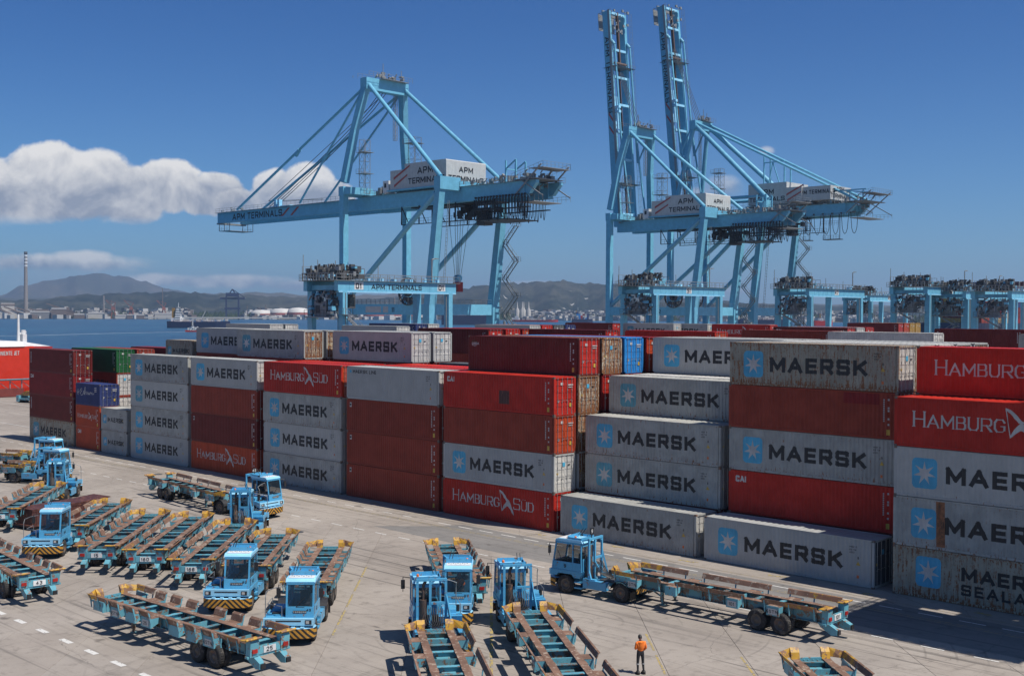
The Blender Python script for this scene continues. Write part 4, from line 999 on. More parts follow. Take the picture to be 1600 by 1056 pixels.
        f = MB(); f.box(2.56, 2.6, -.05, .33, 3.44, 3.82); f.beam((2.6, .14, 3.2), (2.6, .14, 3.5), .04); e = sp.part('number_box', f, BLACK)
        P, w_ = text(num, .22, .2, .2); q_ = MB(); flat_decal(q_, P, lambda u, v, l: (2.555 - l, .14 + w_ / 2 - u, 3.52 + v)); flat_decal(q_, P, lambda u, v, l: (2.605 + l, .14 - w_ / 2 + u, 3.52 + v)); sp.sub(e, 'number', q_, TXT_WHITE)
    # rear arch: the blue frame behind the cab
    f = MB(); X = 2.2
    for y in (-.35, .42, 1.05): f.beam((X, y, 1.0), (X, y, 3.3), .1, .12)
    f.beam((X, -.4, 3.3), (X, 1.11, 3.3), .12); f.beam((X, -.35, 2.15), (X, .42, 2.15), .12); f.beam((X, -.3, 3.1), (X, -.12, 3.28), .08); f.beam((X, .37, 3.1), (X, .2, 3.28), .08); f.beam((X, -.35, 3.3), (xa, -.1, 3.2), .09); f.beam((X, 1.05, 3.3), (xa, 1.15, 3.2), .09)
    f.beam((X, -.35, 2.6), (X - .3, -.62, 1.0), .09); f.beam((X, 1.05, 1.5), (X - .2, 1.12, 1.0), .08)
    f.box(1.7, 2.5, .95, 1.2, .95, 1.05)
    sp.part('rear_arch', f, CABB)
    f = MB(); f.tube((2.38, .74, 1.05), (2.38, .74, 2.3), .19, 12); f.tube((2.38, .74, 2.3), (2.38, .74, 3.0), .07, 8); f.tube((2.38, .74, 3.0), (2.25, .66, 3.2), .08, 8); sp.part('exhaust_stack', f, EXHB)
    f = MB()
    for k in range(9): f.path([(2.1, -.2 + .12 * k, 1.9 + .04 * (k % 3)), (1.7, -.15 + .1 * k, 1.35), (1.2, -.1 + .05 * k, 1.05)], .02, 5)
    f.box(2.25, 2.55, .0, .9, 1.0, 1.5); f.tube((1.9, -.9, .85), (1.9, -.9, 1.25), .12, 8); sp.part('hoses_and_valves', f, BLACK)
    # engine deck: hood, rails, step, tanks
    f = MB(); f.box(2.75, 4.4, -1.2, -.3, 1.385, 1.43); f.box(2.9, 3.9, -.95, -.3, 1.43, 1.62); f.c = 1; f.box(4.0, 4.3, -.9, -.5, 1.43, 1.5); f.tube((3.3, -1.08, 1.44), (3.3, -1.08, 1.75), .09, 8); f.box(4.05, 4.35, -.35, -.25, 1.43, 1.7); sp.part('engine_cover', f, [CABB, BLACK])
    f = MB(); f.path([(4.66, -1.15, 1.38), (4.66, -1.15, 2.35), (4.45, -1.15, 2.6), (4.4, -.8, 2.75), (4.35, -.25, 2.85)], .022, 6); f.path([(4.66, -.35, 1.4), (4.66, -.35, 1.9), (4.1, -1.15, 1.9), (2.8, -1.15, 1.9), (2.8, -1.15, 1.4)], .02, 6); sp.part('handrail', f, MGREY)
    f = MB(); f.box(.95, 2.5, .88, 1.24, .5, .98); f.c = 1; f.box(1.1, 1.25, .86, 1.25, .96, .99); f.box(2.1, 2.25, .86, 1.25, .96, .99); sp.part('fuel_tank', f, [CABB, BLACK])
    f = MB(); f.box(.95, 2.6, -1.24, -.85, .5, 1.0); f.box(2.6, 3.1, .9, 1.24, .4, .46); f.box(2.6, 3.1, .9, 1.24, .72, .78); sp.part('battery_box', f, CABB)
    for sy in (1, -1):
        f = MB(); a, b_ = sorted((.74 * sy, 1.3 * sy)); R = .66
        for i in range(9):
            t0, t1 = radians(15 + i * 18), radians(33 + i * 18); f.add([(R * cos(t0), a, .55 + R * sin(t0)), (R * cos(t1), a, .55 + R * sin(t1)), (R * cos(t1), b_, .55 + R * sin(t1)), (R * cos(t0), b_, .55 + R * sin(t0))], [(0, 1, 2, 3)])
        f.box(-.72, -.68, a, b_, .25, .7); sp.part('mudguard', f, BLACK)
        f = MB(); X0 = xb - .1; y = 1.3 if sy > 0 else -.24
        f.path([(X0, y - .06 * sy, 2.95), (X0 + .22, y + .28 * sy, 2.95), (X0 + .22, y + .28 * sy, 2.2)], .02, 5)
        f.box(X0 + .17, X0 + .25, min(y + .18 * sy, y + .38 * sy), max(y + .18 * sy, y + .38 * sy), 2.35, 2.8); sp.part('mirror', f, BLACK)
    for sy in (1, -1):
        add_wheel(sp, FX, 1.05 * sy); add_wheel(sp, 0, 1.08 * sy, double=-.34 * sy)
    f = MB(); f.tube((FX, -.95, .55), (FX, .95, .55), .09, 8); f.tube((0, -.95, .55), (0, .95, .55), .12, 8); f.box(-.2, .2, -.2, .2, .4, .75); sp.part('axle', f, BLACK)
    f = MB(); f.box(-1.05, -1.0, -1.15, 1.15, .62, .98); sp.part('rear_hazard_plate', f, CHEV)
    return sp
def put_v(spec, name, label, cat, pos, deg, group, off=0, skip=()):
    a = radians(deg); return place(spec, name, label, cat, (pos[0] + cos(a) * off, pos[1] + sin(a) * off, 0), a, group, skip)
GC, GT = 'container chassis parked in the yard', 'blue terminal tractors'
chS = {n: chassis('S', n, n) for n in ('25', '15', '43')}
chL = {n: chassis('L', n, n) for n in ('101', '160', '168', '97')}
# positions are the middle of the front end
shS = chassis('S', '15', '15', .84); shL = chassis('L', '97', '97', .84)
def ch(spec, label, front, deg): put_v(spec, 'container_chassis', label, 'chassis', front, deg, GC, -6.6 if spec not in (shS, shL) else -(13.5 * .84 - 6.9))
ch(chS['25'], 'teal chassis number 25 with short rusty flaps in the foreground', (-58.4, 29.9), 183.3)
ch(chL['101'], 'long chassis number 101 coupled behind the tractor number 9', (-42.9, 53.55), 182.0)
ch(chL['168'], 'chassis cut by the lower edge, coupled to the tractor with an orange-clad driver', (-40.5, 43.2), 143.4)
ch(chL['97'], 'chassis cut by the lower edge, left of the one with the orange-clad driver', (-41.3, 37.5), 143.6)
ch(shS, 'short chassis standing behind the pair of tractors in the middle', (-55.9, 51.7), 143)
ch(chL['97'], 'chassis tip with yellow guides at the lower right edge', (-26.35, 45.95), 139)
ch(chS['15'], 'chassis number 15 with rear towards us, leftmost of the slanted rank', (-79.45, 44.05), 136.7)
ch(chL['160'], 'chassis number 160 between numbers 15 and 168 in the rank', (-76.2, 45.7), 136.3)
ch(chL['168'], 'chassis number 168 left of tractor 92, coupled to a tractor', (-71.6, 46.3), 135.6)
ch(shL, 'slanted chassis right behind the tractor number 92', (-66.3, 46.05), 136)
ch(shS, 'rightmost slanted chassis with short flaps behind tractor number 43', (-60.5, 46.0), 136)
ch(shL, 'slanted chassis behind the leftmost solo tractor, beside the brown block', (-85.9, 44.4), 137)
ch(chS['43'], 'chassis number 43 cut by the left edge', (-78.3, 30.3), 174.5)
ch(chL['101'], 'chassis beside the big stack row behind the turning tractor', (-82.9, 53.0), -5.0)
ch(chS['15'], 'chassis at the left edge coupled to a tractor seen from behind', (-98.1, 44.9), 140.5)
ch(chL['168'], 'nearer of two chassis at the upper left edge', (-111.6, 49.0), 27)
ch(chL['97'], 'farther of two chassis at the upper left edge', (-120.6, 52.6), 27)
TR = {n: tractor(n) for n in ('9', '92', '43', '64', '07')}
NB = ('number_box',)
def tr(spec, label, rear, deg, skip=NB): put_v(spec, 'terminal_tractor', label, 'tractor', rear, deg, GT, 0, skip)
TC, TA = (-40.3, 43.15), (-48.0, 44.9)
tr(TR['9'], 'blue tractor number 9 pulling the long chassis, seen from its left', (-42.1, 53.45), 188.3, ())
tr(TR['64'], 'tractor seen from behind with an orange-clad driver, heading away', TC, 143.4)
tr(TR['07'], 'tractor seen from behind directly in front of another cab, heading away', (-40.95, 37.75), 143.6)
tr(TR['07'], 'tractor facing us between two chassis, half hidden by another tractor', TA, -46)
tr(TR['92'], 'tractor number 92 facing us at the lower left', (-58.7, 38.5), -46)
tr(TR['43'], 'tractor number 43 facing us, nearest of the parked tractors', (-51.4, 37.3), -45)
tr(TR['64'], 'leftmost tractor facing us, in front of the brown steel block', (-79.8, 37.5), -43)
tr(TR['92'], 'tractor seen from behind in the middle of the slanted rank', (-72.0, 46.65), 135.6)
tr(TR['43'], 'tractor turning out beside the grey stack, facing right', (-83.4, 53.3), 8, ())
tr(TR['9'], 'tractor seen from behind near the left edge', (-97.8, 45.0), 140.5)
tr(TR['64'], 'nearer of two stacked-looking tractors by the far-left stack', (-112.4, 48.6), 28)
tr(TR['07'], 'farthest tractor, just in front of the far-left stack', (-121.4, 52.2), 28)
# brown steel block
sp = Spec()
f = MB(); f.box(-3.6, 3.2, -1.4, 1.4, .35, 1.95); f.box(-3.9, 3.5, -1.5, 1.5, .35, .55); sp.part('body', f, BROWN)
f = MB(); f.prism([(3.2, 1.95), (6.4, 2.35), (6.2, 2.45), (3.2, 2.3), (-3.6, 2.2), (-3.6, 1.95)], -1.45, 1.45, 'xz'); sp.part('ramp_plate', f, BROWN)
for x in (-3, -1, 1, 2.9):
    for sy in (1, -1): f = MB(); f.box(x - .08, x + .08, 1.4 if sy > 0 else -1.46, 1.46 if sy > 0 else -1.4, .5, 1.95); sp.part('stiffener', f, BROWN)
for x in (-3, 2.6): f = MB(); f.box(x - .3, x + .3, -1.2, 1.2, 0, .35); sp.part('skid', f, BLACK)
place(sp, 'steel_ballast_block', 'dark brown steel block with a raised pointed ramp plate behind the leftmost solo tractor', 'steel block', (-88.2, 40.6, 0), radians(100), None, (), .7)
# rusty spreader frame lying on the quay pavement, left background
f = Spec(); m = MB(); m.box(-3, 3, -1.2, 1.2, .5, .8); m.box(-3.2, -2.6, -1.3, 1.3, .2, 1.3); m.box(2.6, 3.2, -1.3, 1.3, .2, 1.3); f.part('frame', m, TEAL2)
m = MB(); m.prism([(-3, 1.3), (2, 1.3), (1.5, 2.1), (-1.5, 2.1)], -.8, .8, 'xz'); f.part('headblock', m, YEL)
for x in (-2.8, 2.8): m = MB(); m.box(x - .2, x + .2, -1, 1, 0, .5); f.part('foot', m, BLACK)
place(f, 'spreader', 'yellow and teal spreader standing on the quay left of the stacks', 'spreader', (-207, 92, 0), radians(20))
# quay shed / fender walls seen left of the first stack
for k, (x, y, lab) in enumerate(((-214, 98.5, 'grey container with a small blue mark on the quay by the red ship'),)):
    container(x, y, 0, '20', 'grey', 'line', lab, 'grey', decal=True, rz=radians(40), group='loose containers on the quay')
f = Spec(); m = MB()
for i in range(9): m.beam((i * 2.2, 0, 0), (i * 2.2, 0, 3.2), .18); m.beam((i * 2.2, 0, 3.0), (i * 2.2 + 2.2, 0, 1.2), .1)
m.beam((0, 0, 3.2), (19.8, 0, 3.2), .2); f.part('gangway_frame', m, MGREY)
m = MB(); m.box(0, 19.8, -.6, .6, 3.3, 3.4); f.part('gangway_deck', m, TEAL2)
m = MB(); m.box(3, 9, -.5, .5, .1, 1.6); m.box(12, 17, -.5, .5, .1, 1.9); f.part('fender_box', m, paint('dock_fender_rust', (.17, .03, .022), .7, grime=.5))
place(f, 'boarding_gangway', 'grey steel gangway with rust-red boxes in front of the red ship', 'gangway', (-224, 88, 0), radians(88))

# ================================================================ PEOPLE
SKIN = plain('skin_tone', (.32, .17, .11), .6); HAIR = plain('black_hair', (.012, .010, .009), .6)
ORNG = paint('orange_hi_vis_fabric', (.85, .19, .02), .8, grime=.25, streak=False, bump=0); TROU = plain('dark_work_trousers', (.02, .021, .026), .85)
GREYS = plain('reflective_strip', (.35, .35, .35), .4); PHONE = plain('phone_plastic', (.012, .012, .014), .3); SHOE = plain('black_boots', (.015, .013, .012), .6)
def skin_part(name, verts, edges, mat, parent, root=0, sub=1, loc=(0, 0, 0)):
    """verts: (x, y, z, rx, ry)"""
    me = bpy.data.meshes.new(name); me.from_pydata([v[:3] for v in verts], edges, []); me.materials.append(mat)
    o = link(name, me, parent)
    md = o.modifiers.new('skin', 'SKIN'); md.use_smooth_shade = True
    for i, v in enumerate(verts):
        me.skin_vertices[0].data[i].radius = (v[3], v[4] if len(v) > 4 else v[3]); me.skin_vertices[0].data[i].use_root = i == root
    sb = o.modifiers.new('sub', 'SUBSURF'); sb.levels = sub; sb.render_levels = sub
    return o
def person(label, loc, rz, seated=False, hat=None):
    """x is the person's right, y forward"""
    R_ = empty('person', label, 'person', loc, rz)
    zo = 0.0
    if not seated:
        V = [(0, 0, .98, .155, .12), (.0, .0, 1.15, .145, .11), (0, -.01, 1.32, .17, .12), (0, -.02, 1.44, .15, .105), (0, .02, 1.53, .058, .058), (0, .045, 1.585, .055, .06),
             (-.105, 0, .93, .095, .1), (-.12, .02, .52, .065, .07), (-.13, -.02, .12, .045, .05), (.105, 0, .93, .095, .1), (.13, .01, .52, .065, .07), (.15, -.04, .12, .045, .05)]
        E = [(0, 1), (1, 2), (2, 3), (3, 4), (4, 5), (0, 6), (6, 7), (7, 8), (0, 9), (9, 10), (10, 11)]
        b_ = skin_part('body', V, E, TROU, R_, 0)
        J = [(0, 0, 1.0, .175, .135), (0, 0, 1.16, .165, .13), (0, -.015, 1.33, .19, .14), (0, -.025, 1.45, .15, .115), (0, 0, 1.51, .075, .07),
             (-.2, -.02, 1.43, .075, .075), (-.26, -.02, 1.19, .06, .06), (-.13, .2, 1.10, .045, .045), (.2, -.02, 1.43, .075, .075), (.27, -.03, 1.19, .06, .06), (.2, .12, 1.03, .046, .046)]
        EJ = [(0, 1), (1, 2), (2, 3), (3, 4), (3, 5), (5, 6), (6, 7), (3, 8), (8, 9), (9, 10)]
        skin_part('hooded_jacket', J, EJ, ORNG, R_, 2)
        skin_part('hood', [(0, -.06, 1.5, .1, .06), (0, -.1, 1.42, .09, .05), (0, -.1, 1.33, .05, .03)], [(0, 1), (1, 2)], YSOFT and paint('orange_hood_fabric', (.85, .27, .02), .8, grime=.2, bump=0), R_)
        hands = (((-.11, .235, 1.115), (-.05, .33, 1.17)), ((.18, .15, 1.01), (.11, .2, .98)))
    else:
        V = [(0, 0, .1, .15, .12), (0, 0, .3, .14, .11), (0, .02, .48, .16, .12), (0, .03, .62, .13, .1), (0, .06, .71, .055, .055), (0, .09, .77, .055, .055), (-.1, .08, .08, .09), (-.14, .45, .1, .07), (-.14, .5, -.25, .05), (.1, .08, .08, .09), (.14, .45, .1, .07), (.14, .5, -.25, .05)]
        b_ = skin_part('body', V, [(0, 1), (1, 2), (2, 3), (3, 4), (4, 5), (0, 6), (6, 7), (7, 8), (0, 9), (9, 10), (10, 11)], TROU, R_, 0)
        J = [(0, 0, .14, .17, .13), (0, 0, .3, .16, .13), (0, .015, .48, .18, .135), (0, .03, .61, .14, .11), (0, .05, .68, .07, .07), (-.2, .03, .58, .075), (-.26, .12, .38, .06), (-.16, .36, .36, .045), (.2, .03, .58, .075), (.26, .12, .38, .06), (.16, .36, .36, .045)]
        skin_part('jacket', J, [(0, 1), (1, 2), (2, 3), (3, 4), (3, 5), (5, 6), (6, 7), (3, 8), (8, 9), (9, 10)], ORNG, R_, 2)
        hands = (((-.15, .38, .36), (-.1, .47, .38)), ((.15, .38, .36), (.1, .47, .38)))
    hz = 1.66 if not seated else .86; hy = .07 if not seated else .1
    hd = MB(); hd.smooth = True
    prof = [(.001, -.125), (.045, -.12), (.062, -.09), (.072, -.04), (.078, .02), (.074, .07), (.05, .105), (.001, .118)]
    hd.lathe(prof, (0, 0, 0), 'z', 12); hd.smooth = False
    hd.add([(-.014, .07, .0), (.014, .07, .0), (0, .1, -.03), (0, .07, -.035)], [(0, 1, 2), (0, 2, 3), (1, 3, 2)]); hd.box(-.085, -.072, -.015, .02, -.035, .03); hd.box(.072, .085, -.015, .02, -.035, .03)
    h_ = link('head', hd.mesh('head', SKIN), R_, (0, hy, hz)); h_.rotation_euler = (-.5 if not seated else -.1, 0, 0)
    fc = MB()
    for sx in (-1, 1): fc.box(sx * .03 - .012, sx * .03 + .012, .066, .074, .004, .014)
    fc.box(-.02, .02, .064, .072, -.062, -.055); link('face', fc.mesh('face', BLACK), h_)
    hr = MB(); hr.smooth = True; hr.lathe([(.083, -.06), (.088, .0), (.084, .06), (.06, .11), (.001, .132)], (0, -.014, 0), 'z', 12)
    link('hair' if not hat else 'cap', hr.mesh('hair', hat or HAIR), h_)
    for k, (a, b_) in enumerate(hands):
        a = Vector(a); b_ = Vector(b_); d = (b_ - a).normalized(); s_ = Vector((1, 0, 0)) if k == 0 else Vector((-1, 0, 0)); upz = d.cross(s_).normalized()
        VV = [(*a, .03, .022), (*(a + d * .07), .038, .02)]; EE = [(0, 1)]
        for q_ in range(4):
            base = a + d * .085 + s_ * (-.03 + .02 * q_); L = (.07, .08, .075, .058)[q_]
            i = len(VV); VV += [(*base, .0095), (*(base + d * L * .5 - upz * .012), .009), (*(base + d * L * .75 - upz * .035), .0085)]; EE += [(1, i), (i, i + 1), (i + 1, i + 2)]
        i = len(VV); VV += [(*(a + d * .03 + s_ * .035), .012), (*(a + d * .075 + s_ * .055), .0105)]; EE += [(0, i), (i, i + 1)]
        skin_part('hand', VV, EE, SKIN, R_, 0)
    if not seated:
        for sx, x, y in ((-1, -.13, -.02), (1, .15, -.04)):
            m_ = MB(); m_.smooth = True; m_.prism([(y - .1, 0), (y + .2, 0), (y + .2, .05), (y + .09, .1), (y + .06, .16), (y - .08, .16), (y - .1, .08)], x - .055, x + .055, 'yz'); link('boot', m_.mesh('boot', SHOE), R_)
            m_ = MB(); m_.tube((x * .93, .0, .44), (x * .93, .0, .49), .079, 10); link('reflective_band', m_.mesh('reflective_band', GREYS), R_)
        ph = MB(); ph.box(-.036, .036, -.005, .005, -.07, .07); p_ = link('phone', ph.mesh('phone', PHONE)); p_.parent = None
        M = R_.matrix_basis; p_.matrix_world = Matrix.Translation(loc) @ Matrix.Rotation(rz, 4, 'Z') @ Matrix.Translation((-.03, .345, 1.215)) @ Matrix.Rotation(-.9, 4, 'X')
        tag(p_, 'small black phone held up by the standing man in orange', 'phone')
    return R_
person('man in an orange hooded jacket and dark trousers looking at his phone on the pavement', (-32.95, 42.55, 0), radians(62))
def seated_in(tr_pos, deg, label, hat=None):
    a = radians(deg); x, y = 3.22, .55
    person(label, (tr_pos[0] + cos(a) * x - sin(a) * y, tr_pos[1] + sin(a) * x + cos(a) * y, 1.66), a - pi / 2, True, hat)
seated_in(TC, 143.4, 'driver in orange jacket sitting inside the cab seen from behind')
seated_in(TA, -46, 'driver wearing a red cap inside the half-hidden tractor cab', plain('red_cap_fabric', (.45, .04, .03), .7))

# ================================================================ CRANES
def railing(m, p, q, h=1.1, step=2.0, r=.035, up=(0, 0, 1)):
    p = Vector(p); q = Vector(q); L = (q - p).length; n = max(1, int(L / step)); u = Vector(up) * h
    for i in range(n + 1): a = p.lerp(q, i / n); m.beam(a, a + u, r * 1.4)
    m.beam(p + u, q + u, r * 1.4); m.beam(p + u * .5, q + u * .5, r * 1.1)
def lattice(m, x, y, z0, z1, w_=1.6, step=2.0, r=.06):
    h = w_ / 2; n = int((z1 - z0) / step)
    for sx in (-h, h):
        for sy in (-h, h): m.beam((x + sx, y + sy, z0), (x + sx, y + sy, z1), r * 1.6)
    for i in range(n + 1):
        z = z0 + i * (z1 - z0) / n; z2 = min(z1, z + step)
        for a, b_ in (((-h, -h), (h, -h)), ((h, -h), (h, h)), ((h, h), (-h, h)), ((-h, h), (-h, -h))):
            m.beam((x + a[0], y + a[1], z), (x + b_[0], y + b_[1], z), r)
            if i < n: m.beam((x + a[0], y + a[1], z), (x + b_[0], y + b_[1], z2), r * .8)
def clutter(m, x0, x1, y0, y1, z0, z1, n, seed=1, lo=.2, hi=1.0):
    r_ = random.Random(seed)
    for i in range(n):
        a, b_, c_ = (r_.uniform(lo, hi) for _ in range(3)); x = r_.uniform(x0, x1); y = r_.uniform(y0, y1); z = r_.uniform(z0, max(z0 + .01, z1 - c_))
        if r_.random() < .4: m.tube((x, y, z), (x + r_.choice((0, a)), y, z + c_), min(a, b_) * .3, 8)
        else: m.box(x, x + a, y, y + b_, z, z + c_)
def zigzag(m, x, y, z0, z1, run=2.6, rise=3.2, wd=.8, axis='y'):
    n = int((z1 - z0) / rise); z = z0
    for i in range(n):
        s_ = 1 if i % 2 else -1
        a = (x, y - s_ * run / 2, z) if axis == 'y' else (x - s_ * run / 2, y, z); b_ = (x, y + s_ * run / 2, z + rise) if axis == 'y' else (x + s_ * run / 2, y, z + rise)
        o = (wd / 2, 0) if axis == 'y' else (0, wd / 2)
        for k in (-1, 1):
            A = (a[0] + k * o[0], a[1] + k * o[1], a[2]); B = (b_[0] + k * o[0], b_[1] + k * o[1], b_[2])
            m.beam(A, B, .06, .25); m.beam((A[0], A[1], A[2] + 1), (B[0], B[1], B[2] + 1), .05)
            for t_ in (0, .5, 1): P = Vector(A).lerp(Vector(B), t_); m.beam(P, P + Vector((0, 0, 1)), .05)
        for t_ in range(9): P = Vector(a).lerp(Vector(b_), t_ / 8); m.box(P.x - (wd / 2 if axis == 'y' else .14), P.x + (wd / 2 if axis == 'y' else .14), P.y - (.14 if axis == 'y' else wd / 2), P.y + (.14 if axis == 'y' else wd / 2), P.z - .02, P.z + .02)
        bx_, by_ = b_[0], b_[1]; m.box(bx_ - .7, bx_ + .7, by_ - .7, by_ + .7, z + rise - .06, z + rise); railing(m, (bx_ - .7, by_ - .7, z + rise), (bx_ + .7, by_ - .7, z + rise), 1, 1.4); railing(m, (bx_ + .7, by_ - .7, z + rise), (bx_ + .7, by_ + .7, z + rise), 1, 1.4); railing(m, (bx_ + .7, by_ + .7, z + rise), (bx_ - .7, by_ + .7, z + rise), 1, 1.4)
        z += rise
def face_text(sp_or_e, sp, s_, h, wt, x, y, z, mat, dirv=(1, 0, 0), upv_=(0, 0, 1), nrm=(0, -1, 0), sp_=.2, xs=1, lift=.01, name='lettering'):
    P, w_ = text(s_, h, wt, sp_, 0, 0, xs); q_ = MB(); D = Vector(dirv); U_ = Vector(upv_); N_ = Vector(nrm); O = Vector((x, y, z)) - D * w_ / 2
    flat_decal(q_, P, lambda u, v, l: O + D * u + U_ * v + N_ * (l + lift), .002); sp.sub(sp_or_e, name, q_, mat)
def sts(raised=False, kind='A', num='11'):
    """ship-to-shore crane. x: 0 waterside rail, 30 landside rail; y: 0 near frame, 19.5 far frame"""
    sp = Spec(); B = kind == 'B'
    W = 19.5; ZG = 40.5 if not B else 44.6; ZA = 70 if not B else 75.5; gt = ZG + 3.3; xt = 33.6
    gy = ((5.3, 6.9), (12.6, 14.2))
    for y in (0, W):
        m = MB(); m.beam((0, y, 2.5), (0, y, gt + 1.5), 1.7, 1.5, up=(0, 1, 0), w2=1.5)
        sp.part('leg', m, BLUE)
        m = MB(); m.beam((30, y, 2.5), (30.3, y, 18), 2.6, 2.0, up=(0, 1, 0), w2=2.0, h2=2.2); m.beam((30.3, y, 17.8), (xt, y, gt + .2), 1.9, 2.0, up=(0, 1, 0), w2=1.5, h2=1.6); sp.part('leg', m, BLUE)
        m = MB(); m.beam((.8, y, 17), (29.3, y, 17), 1.3, 2.4); e = sp.part('portal_beam', m, BLUE)
        m = MB(); railing(m, (1, y - .6, 18.2), (29, y - .6, 18.2), 1.1, 1.6); railing(m, (1, y + .6, 18.2), (29, y + .6, 18.2), 1.1, 1.6); sp.sub(e, 'railing', m, MGREY)
        if y == 0:
            q_ = MB(); q_.box(9, 14.5, -.68, -.655, 16.3, 17.7); q_.box(15.2, 17, -.68, -.655, 16.3, 17.7); sp.sub(e, 'sign', q_, LGREY); face_text(e, sp, num, 1.1, .2, 18.8, -.66, 16.4, TXT_BLACK)
        m = MB(); m.tube((.6, y, 18.6), (xt - 1.4, y, gt - 1.5), .62, 10); sp.part('diagonal_brace', m, BLUE)
        for x in (0, 30):
            m = MB(); m.box(x - .7, x + .7, y - 4.2, y + 4.2, 1.6, 2.5); m.box(x - .5, x + .5, y - 3.9, y - .5, .9, 1.6); m.box(x - .5, x + .5, y + .5, y + 3.9, .9, 1.6)
            for k in range(4): m.tube((x - .25, y - 3.4 + k * 2.27, .45), (x + .25, y - 3.4 + k * 2.27, .45), .42, 10)
            sp.part('bogie', m, DGREY)
    for x in (0, 30):
        m = MB(); m.box(x - .8, x + .8, 1, W - 1, 2.6, 4.4); sp.part('sill_beam', m, BLUE)
    m = MB(); m.box(29.6, 31, .9, W - .9, 15.8, 18.2); e = sp.part('portal_beam', m, BLUE); m = MB(); railing(m, (31, 1, 18.2), (31, W - 1, 18.2), 1.1, 1.6); sp.sub(e, 'railing', m, MGREY)
    m = MB(); m.box(-.9, .9, -.9, 8 if not B else W + .9, gt - .2, gt + 2.0); m.box(-.7, .7, 8.01, W + .9, gt + .1, gt + 1.5) if not B else None; m.box(.92, 3.4, -.7, 6, gt + .1, gt + 1.7) if not B else None; sp.part('upper_cross_beam', m, BLUE)
    m = MB(); m.box(xt - 1.1, xt + .9, -.9, 5.1, gt - .9, gt + 1.9); m.box(xt - .9, xt + .7, 5.11, W + .9, gt + .1, gt + 1.3); sp.part('upper_cross_beam', m, BLUE)
    for y0, y1 in gy:
        m = MB(); ge = 57 if B else 53.5; m.box(-1.5, ge, y0, y1, ZG, gt); m.prism([(ge, ZG + .6), (ge, gt), (ge + 3, gt), (ge + 3, gt - .6), (ge + 1, ZG + .6)], y0 + .3, y1 - .3, 'xz'); e = sp.part('girder', m, BLUE)
        m = MB(); yy = y0 - .5 if y0 < 10 else y1 + .5; railing(m, (0, yy, gt), (ge + 3, yy, gt), 1.1, 1.8); m.box(0, ge + 3, min(yy, y0), max(yy, y1) if y0 > 10 else y0, gt - .06, gt); sp.sub(e, 'walkway', m, MGREY)
    for x in (6, 18, 30, 42, 52): m = MB(); m.box(x - .4, x + .4, 6.9, 12.6, gt - 1.2, gt); sp.part('cross_tie', m, BLUE)
    # tail platforms
    tx_ = 0 if B else -7
    m = MB(); ya, yb = (4, 15.5) if B else (5, 13.5)
    m.box(57 + tx_, 64 + tx_, ya, yb, gt + .2, gt + .35); m.box(59 + tx_, 63.5 + tx_, ya, yb, ZG - 1.2, ZG - 1.05)
    for y in (ya, yb): railing(m, (57 + tx_, y, gt + .35), (66 + tx_, y, gt + 2.4), 1.2, 1.2); m.beam((58 + tx_, y, gt - 3), (65.5 + tx_, y, gt + 3), .25); m.beam((60 + tx_, y, gt), (66 + tx_, y, gt - 3.5), .2); railing(m, (60 + tx_, y, ZG - 1), (66 + tx_, y, ZG - 1), 1.2, 1.2)
    railing(m, (66 + tx_, ya, gt + 2.4), (66 + tx_, yb, gt + 2.4), 1.2, 1.2); m.box(62 + tx_, 66 + tx_, ya, yb, gt + 2.3, gt + 2.4); clutter(m, 55 + tx_, 63 + tx_, 5, 12.5, gt - 2.5, gt + 2.4, 26, 5); sp.part('tail_platform', m, MGREY)
    m = MB()
    for x in (44.5, 47.5): m.beam((x, 9, gt), (x, 9, gt + 5.2), .3); m.beam((x, 12, gt), (x, 12, gt + 4.8), .3)
    m.beam((44.5, 9, gt + 3.4), (47.5, 9, gt + 5.2), .25); m.beam((44.5, 12, gt + 3.4), (47.5, 12, gt + 5), .25); m.beam((44.5, 9, gt + 3.4), (44.5, 12, gt + 3.4), .25); sp.part('service_hoist', m, BLUE)
    m = MB(); clutter(m, 4, 13, 5, 14, gt, gt + 2.4, 30, 11 + B, .3, 1.5); clutter(m, 35, 56, 5, 14, gt, gt + 1.7, 60, 12 + B, .2, 1.2); clutter(m, xt, xt + 10, 3, 16, gt + .2, gt + 1.1, 25, 3, .2, .8); sp.part('deck_machinery', m, MGREY)
    m = MB(); m.box(9, 11, 4.4, 6.2, gt + .2, gt + 3); m.c = 1; m.box(9.5, 10.2, 4.36, 4.4, gt + 1.4, gt + 2.4); sp.part('checkers_cabin', m, [WHITE, BLACK])
    # machinery house
    hx0, hx1, hz0 = (12.6, 31.5, gt + .6) if not B else (26, 44, gt + .8); hy0, hy1 = 3.6, 15.8; hh = 6.0 if not B else 6.3
    m = MB()
    if not B: m.prism([(hx0, hz0), (hx1, hz0), (hx1, hz0 + hh - .6), (hx1 - .2, hz0 + hh - .4), (hx0 + 5, hz0 + hh - .4), (hx0 + 5, hz0 + hh - 1.6), (hx0, hz0 + hh - 1.6)], hy0, hy1, 'xz')
    else: m.prism([(hx0, hz0), (hx1, hz0), (hx1, hz0 + 4.6), (hx1 - 5, hz0 + 4.6), (hx1 - 5, hz0 + hh), (hx0, hz0 + hh)], hy0, hy1, 'xz'); m.box(hx1 + .02, hx1 + 9, hy0 + .4, hy1, hz0 + .4, hz0 + 4.4)
    e = sp.part('machinery_house', m, HOUSEW)
    m = MB()
    for k in range(17): xx = hx0 + .9 + k * 1.05; m.box(xx, xx + .04, hy0 - .03, hy0 - .004, hz0 + .1, hz0 + hh - 1.8)
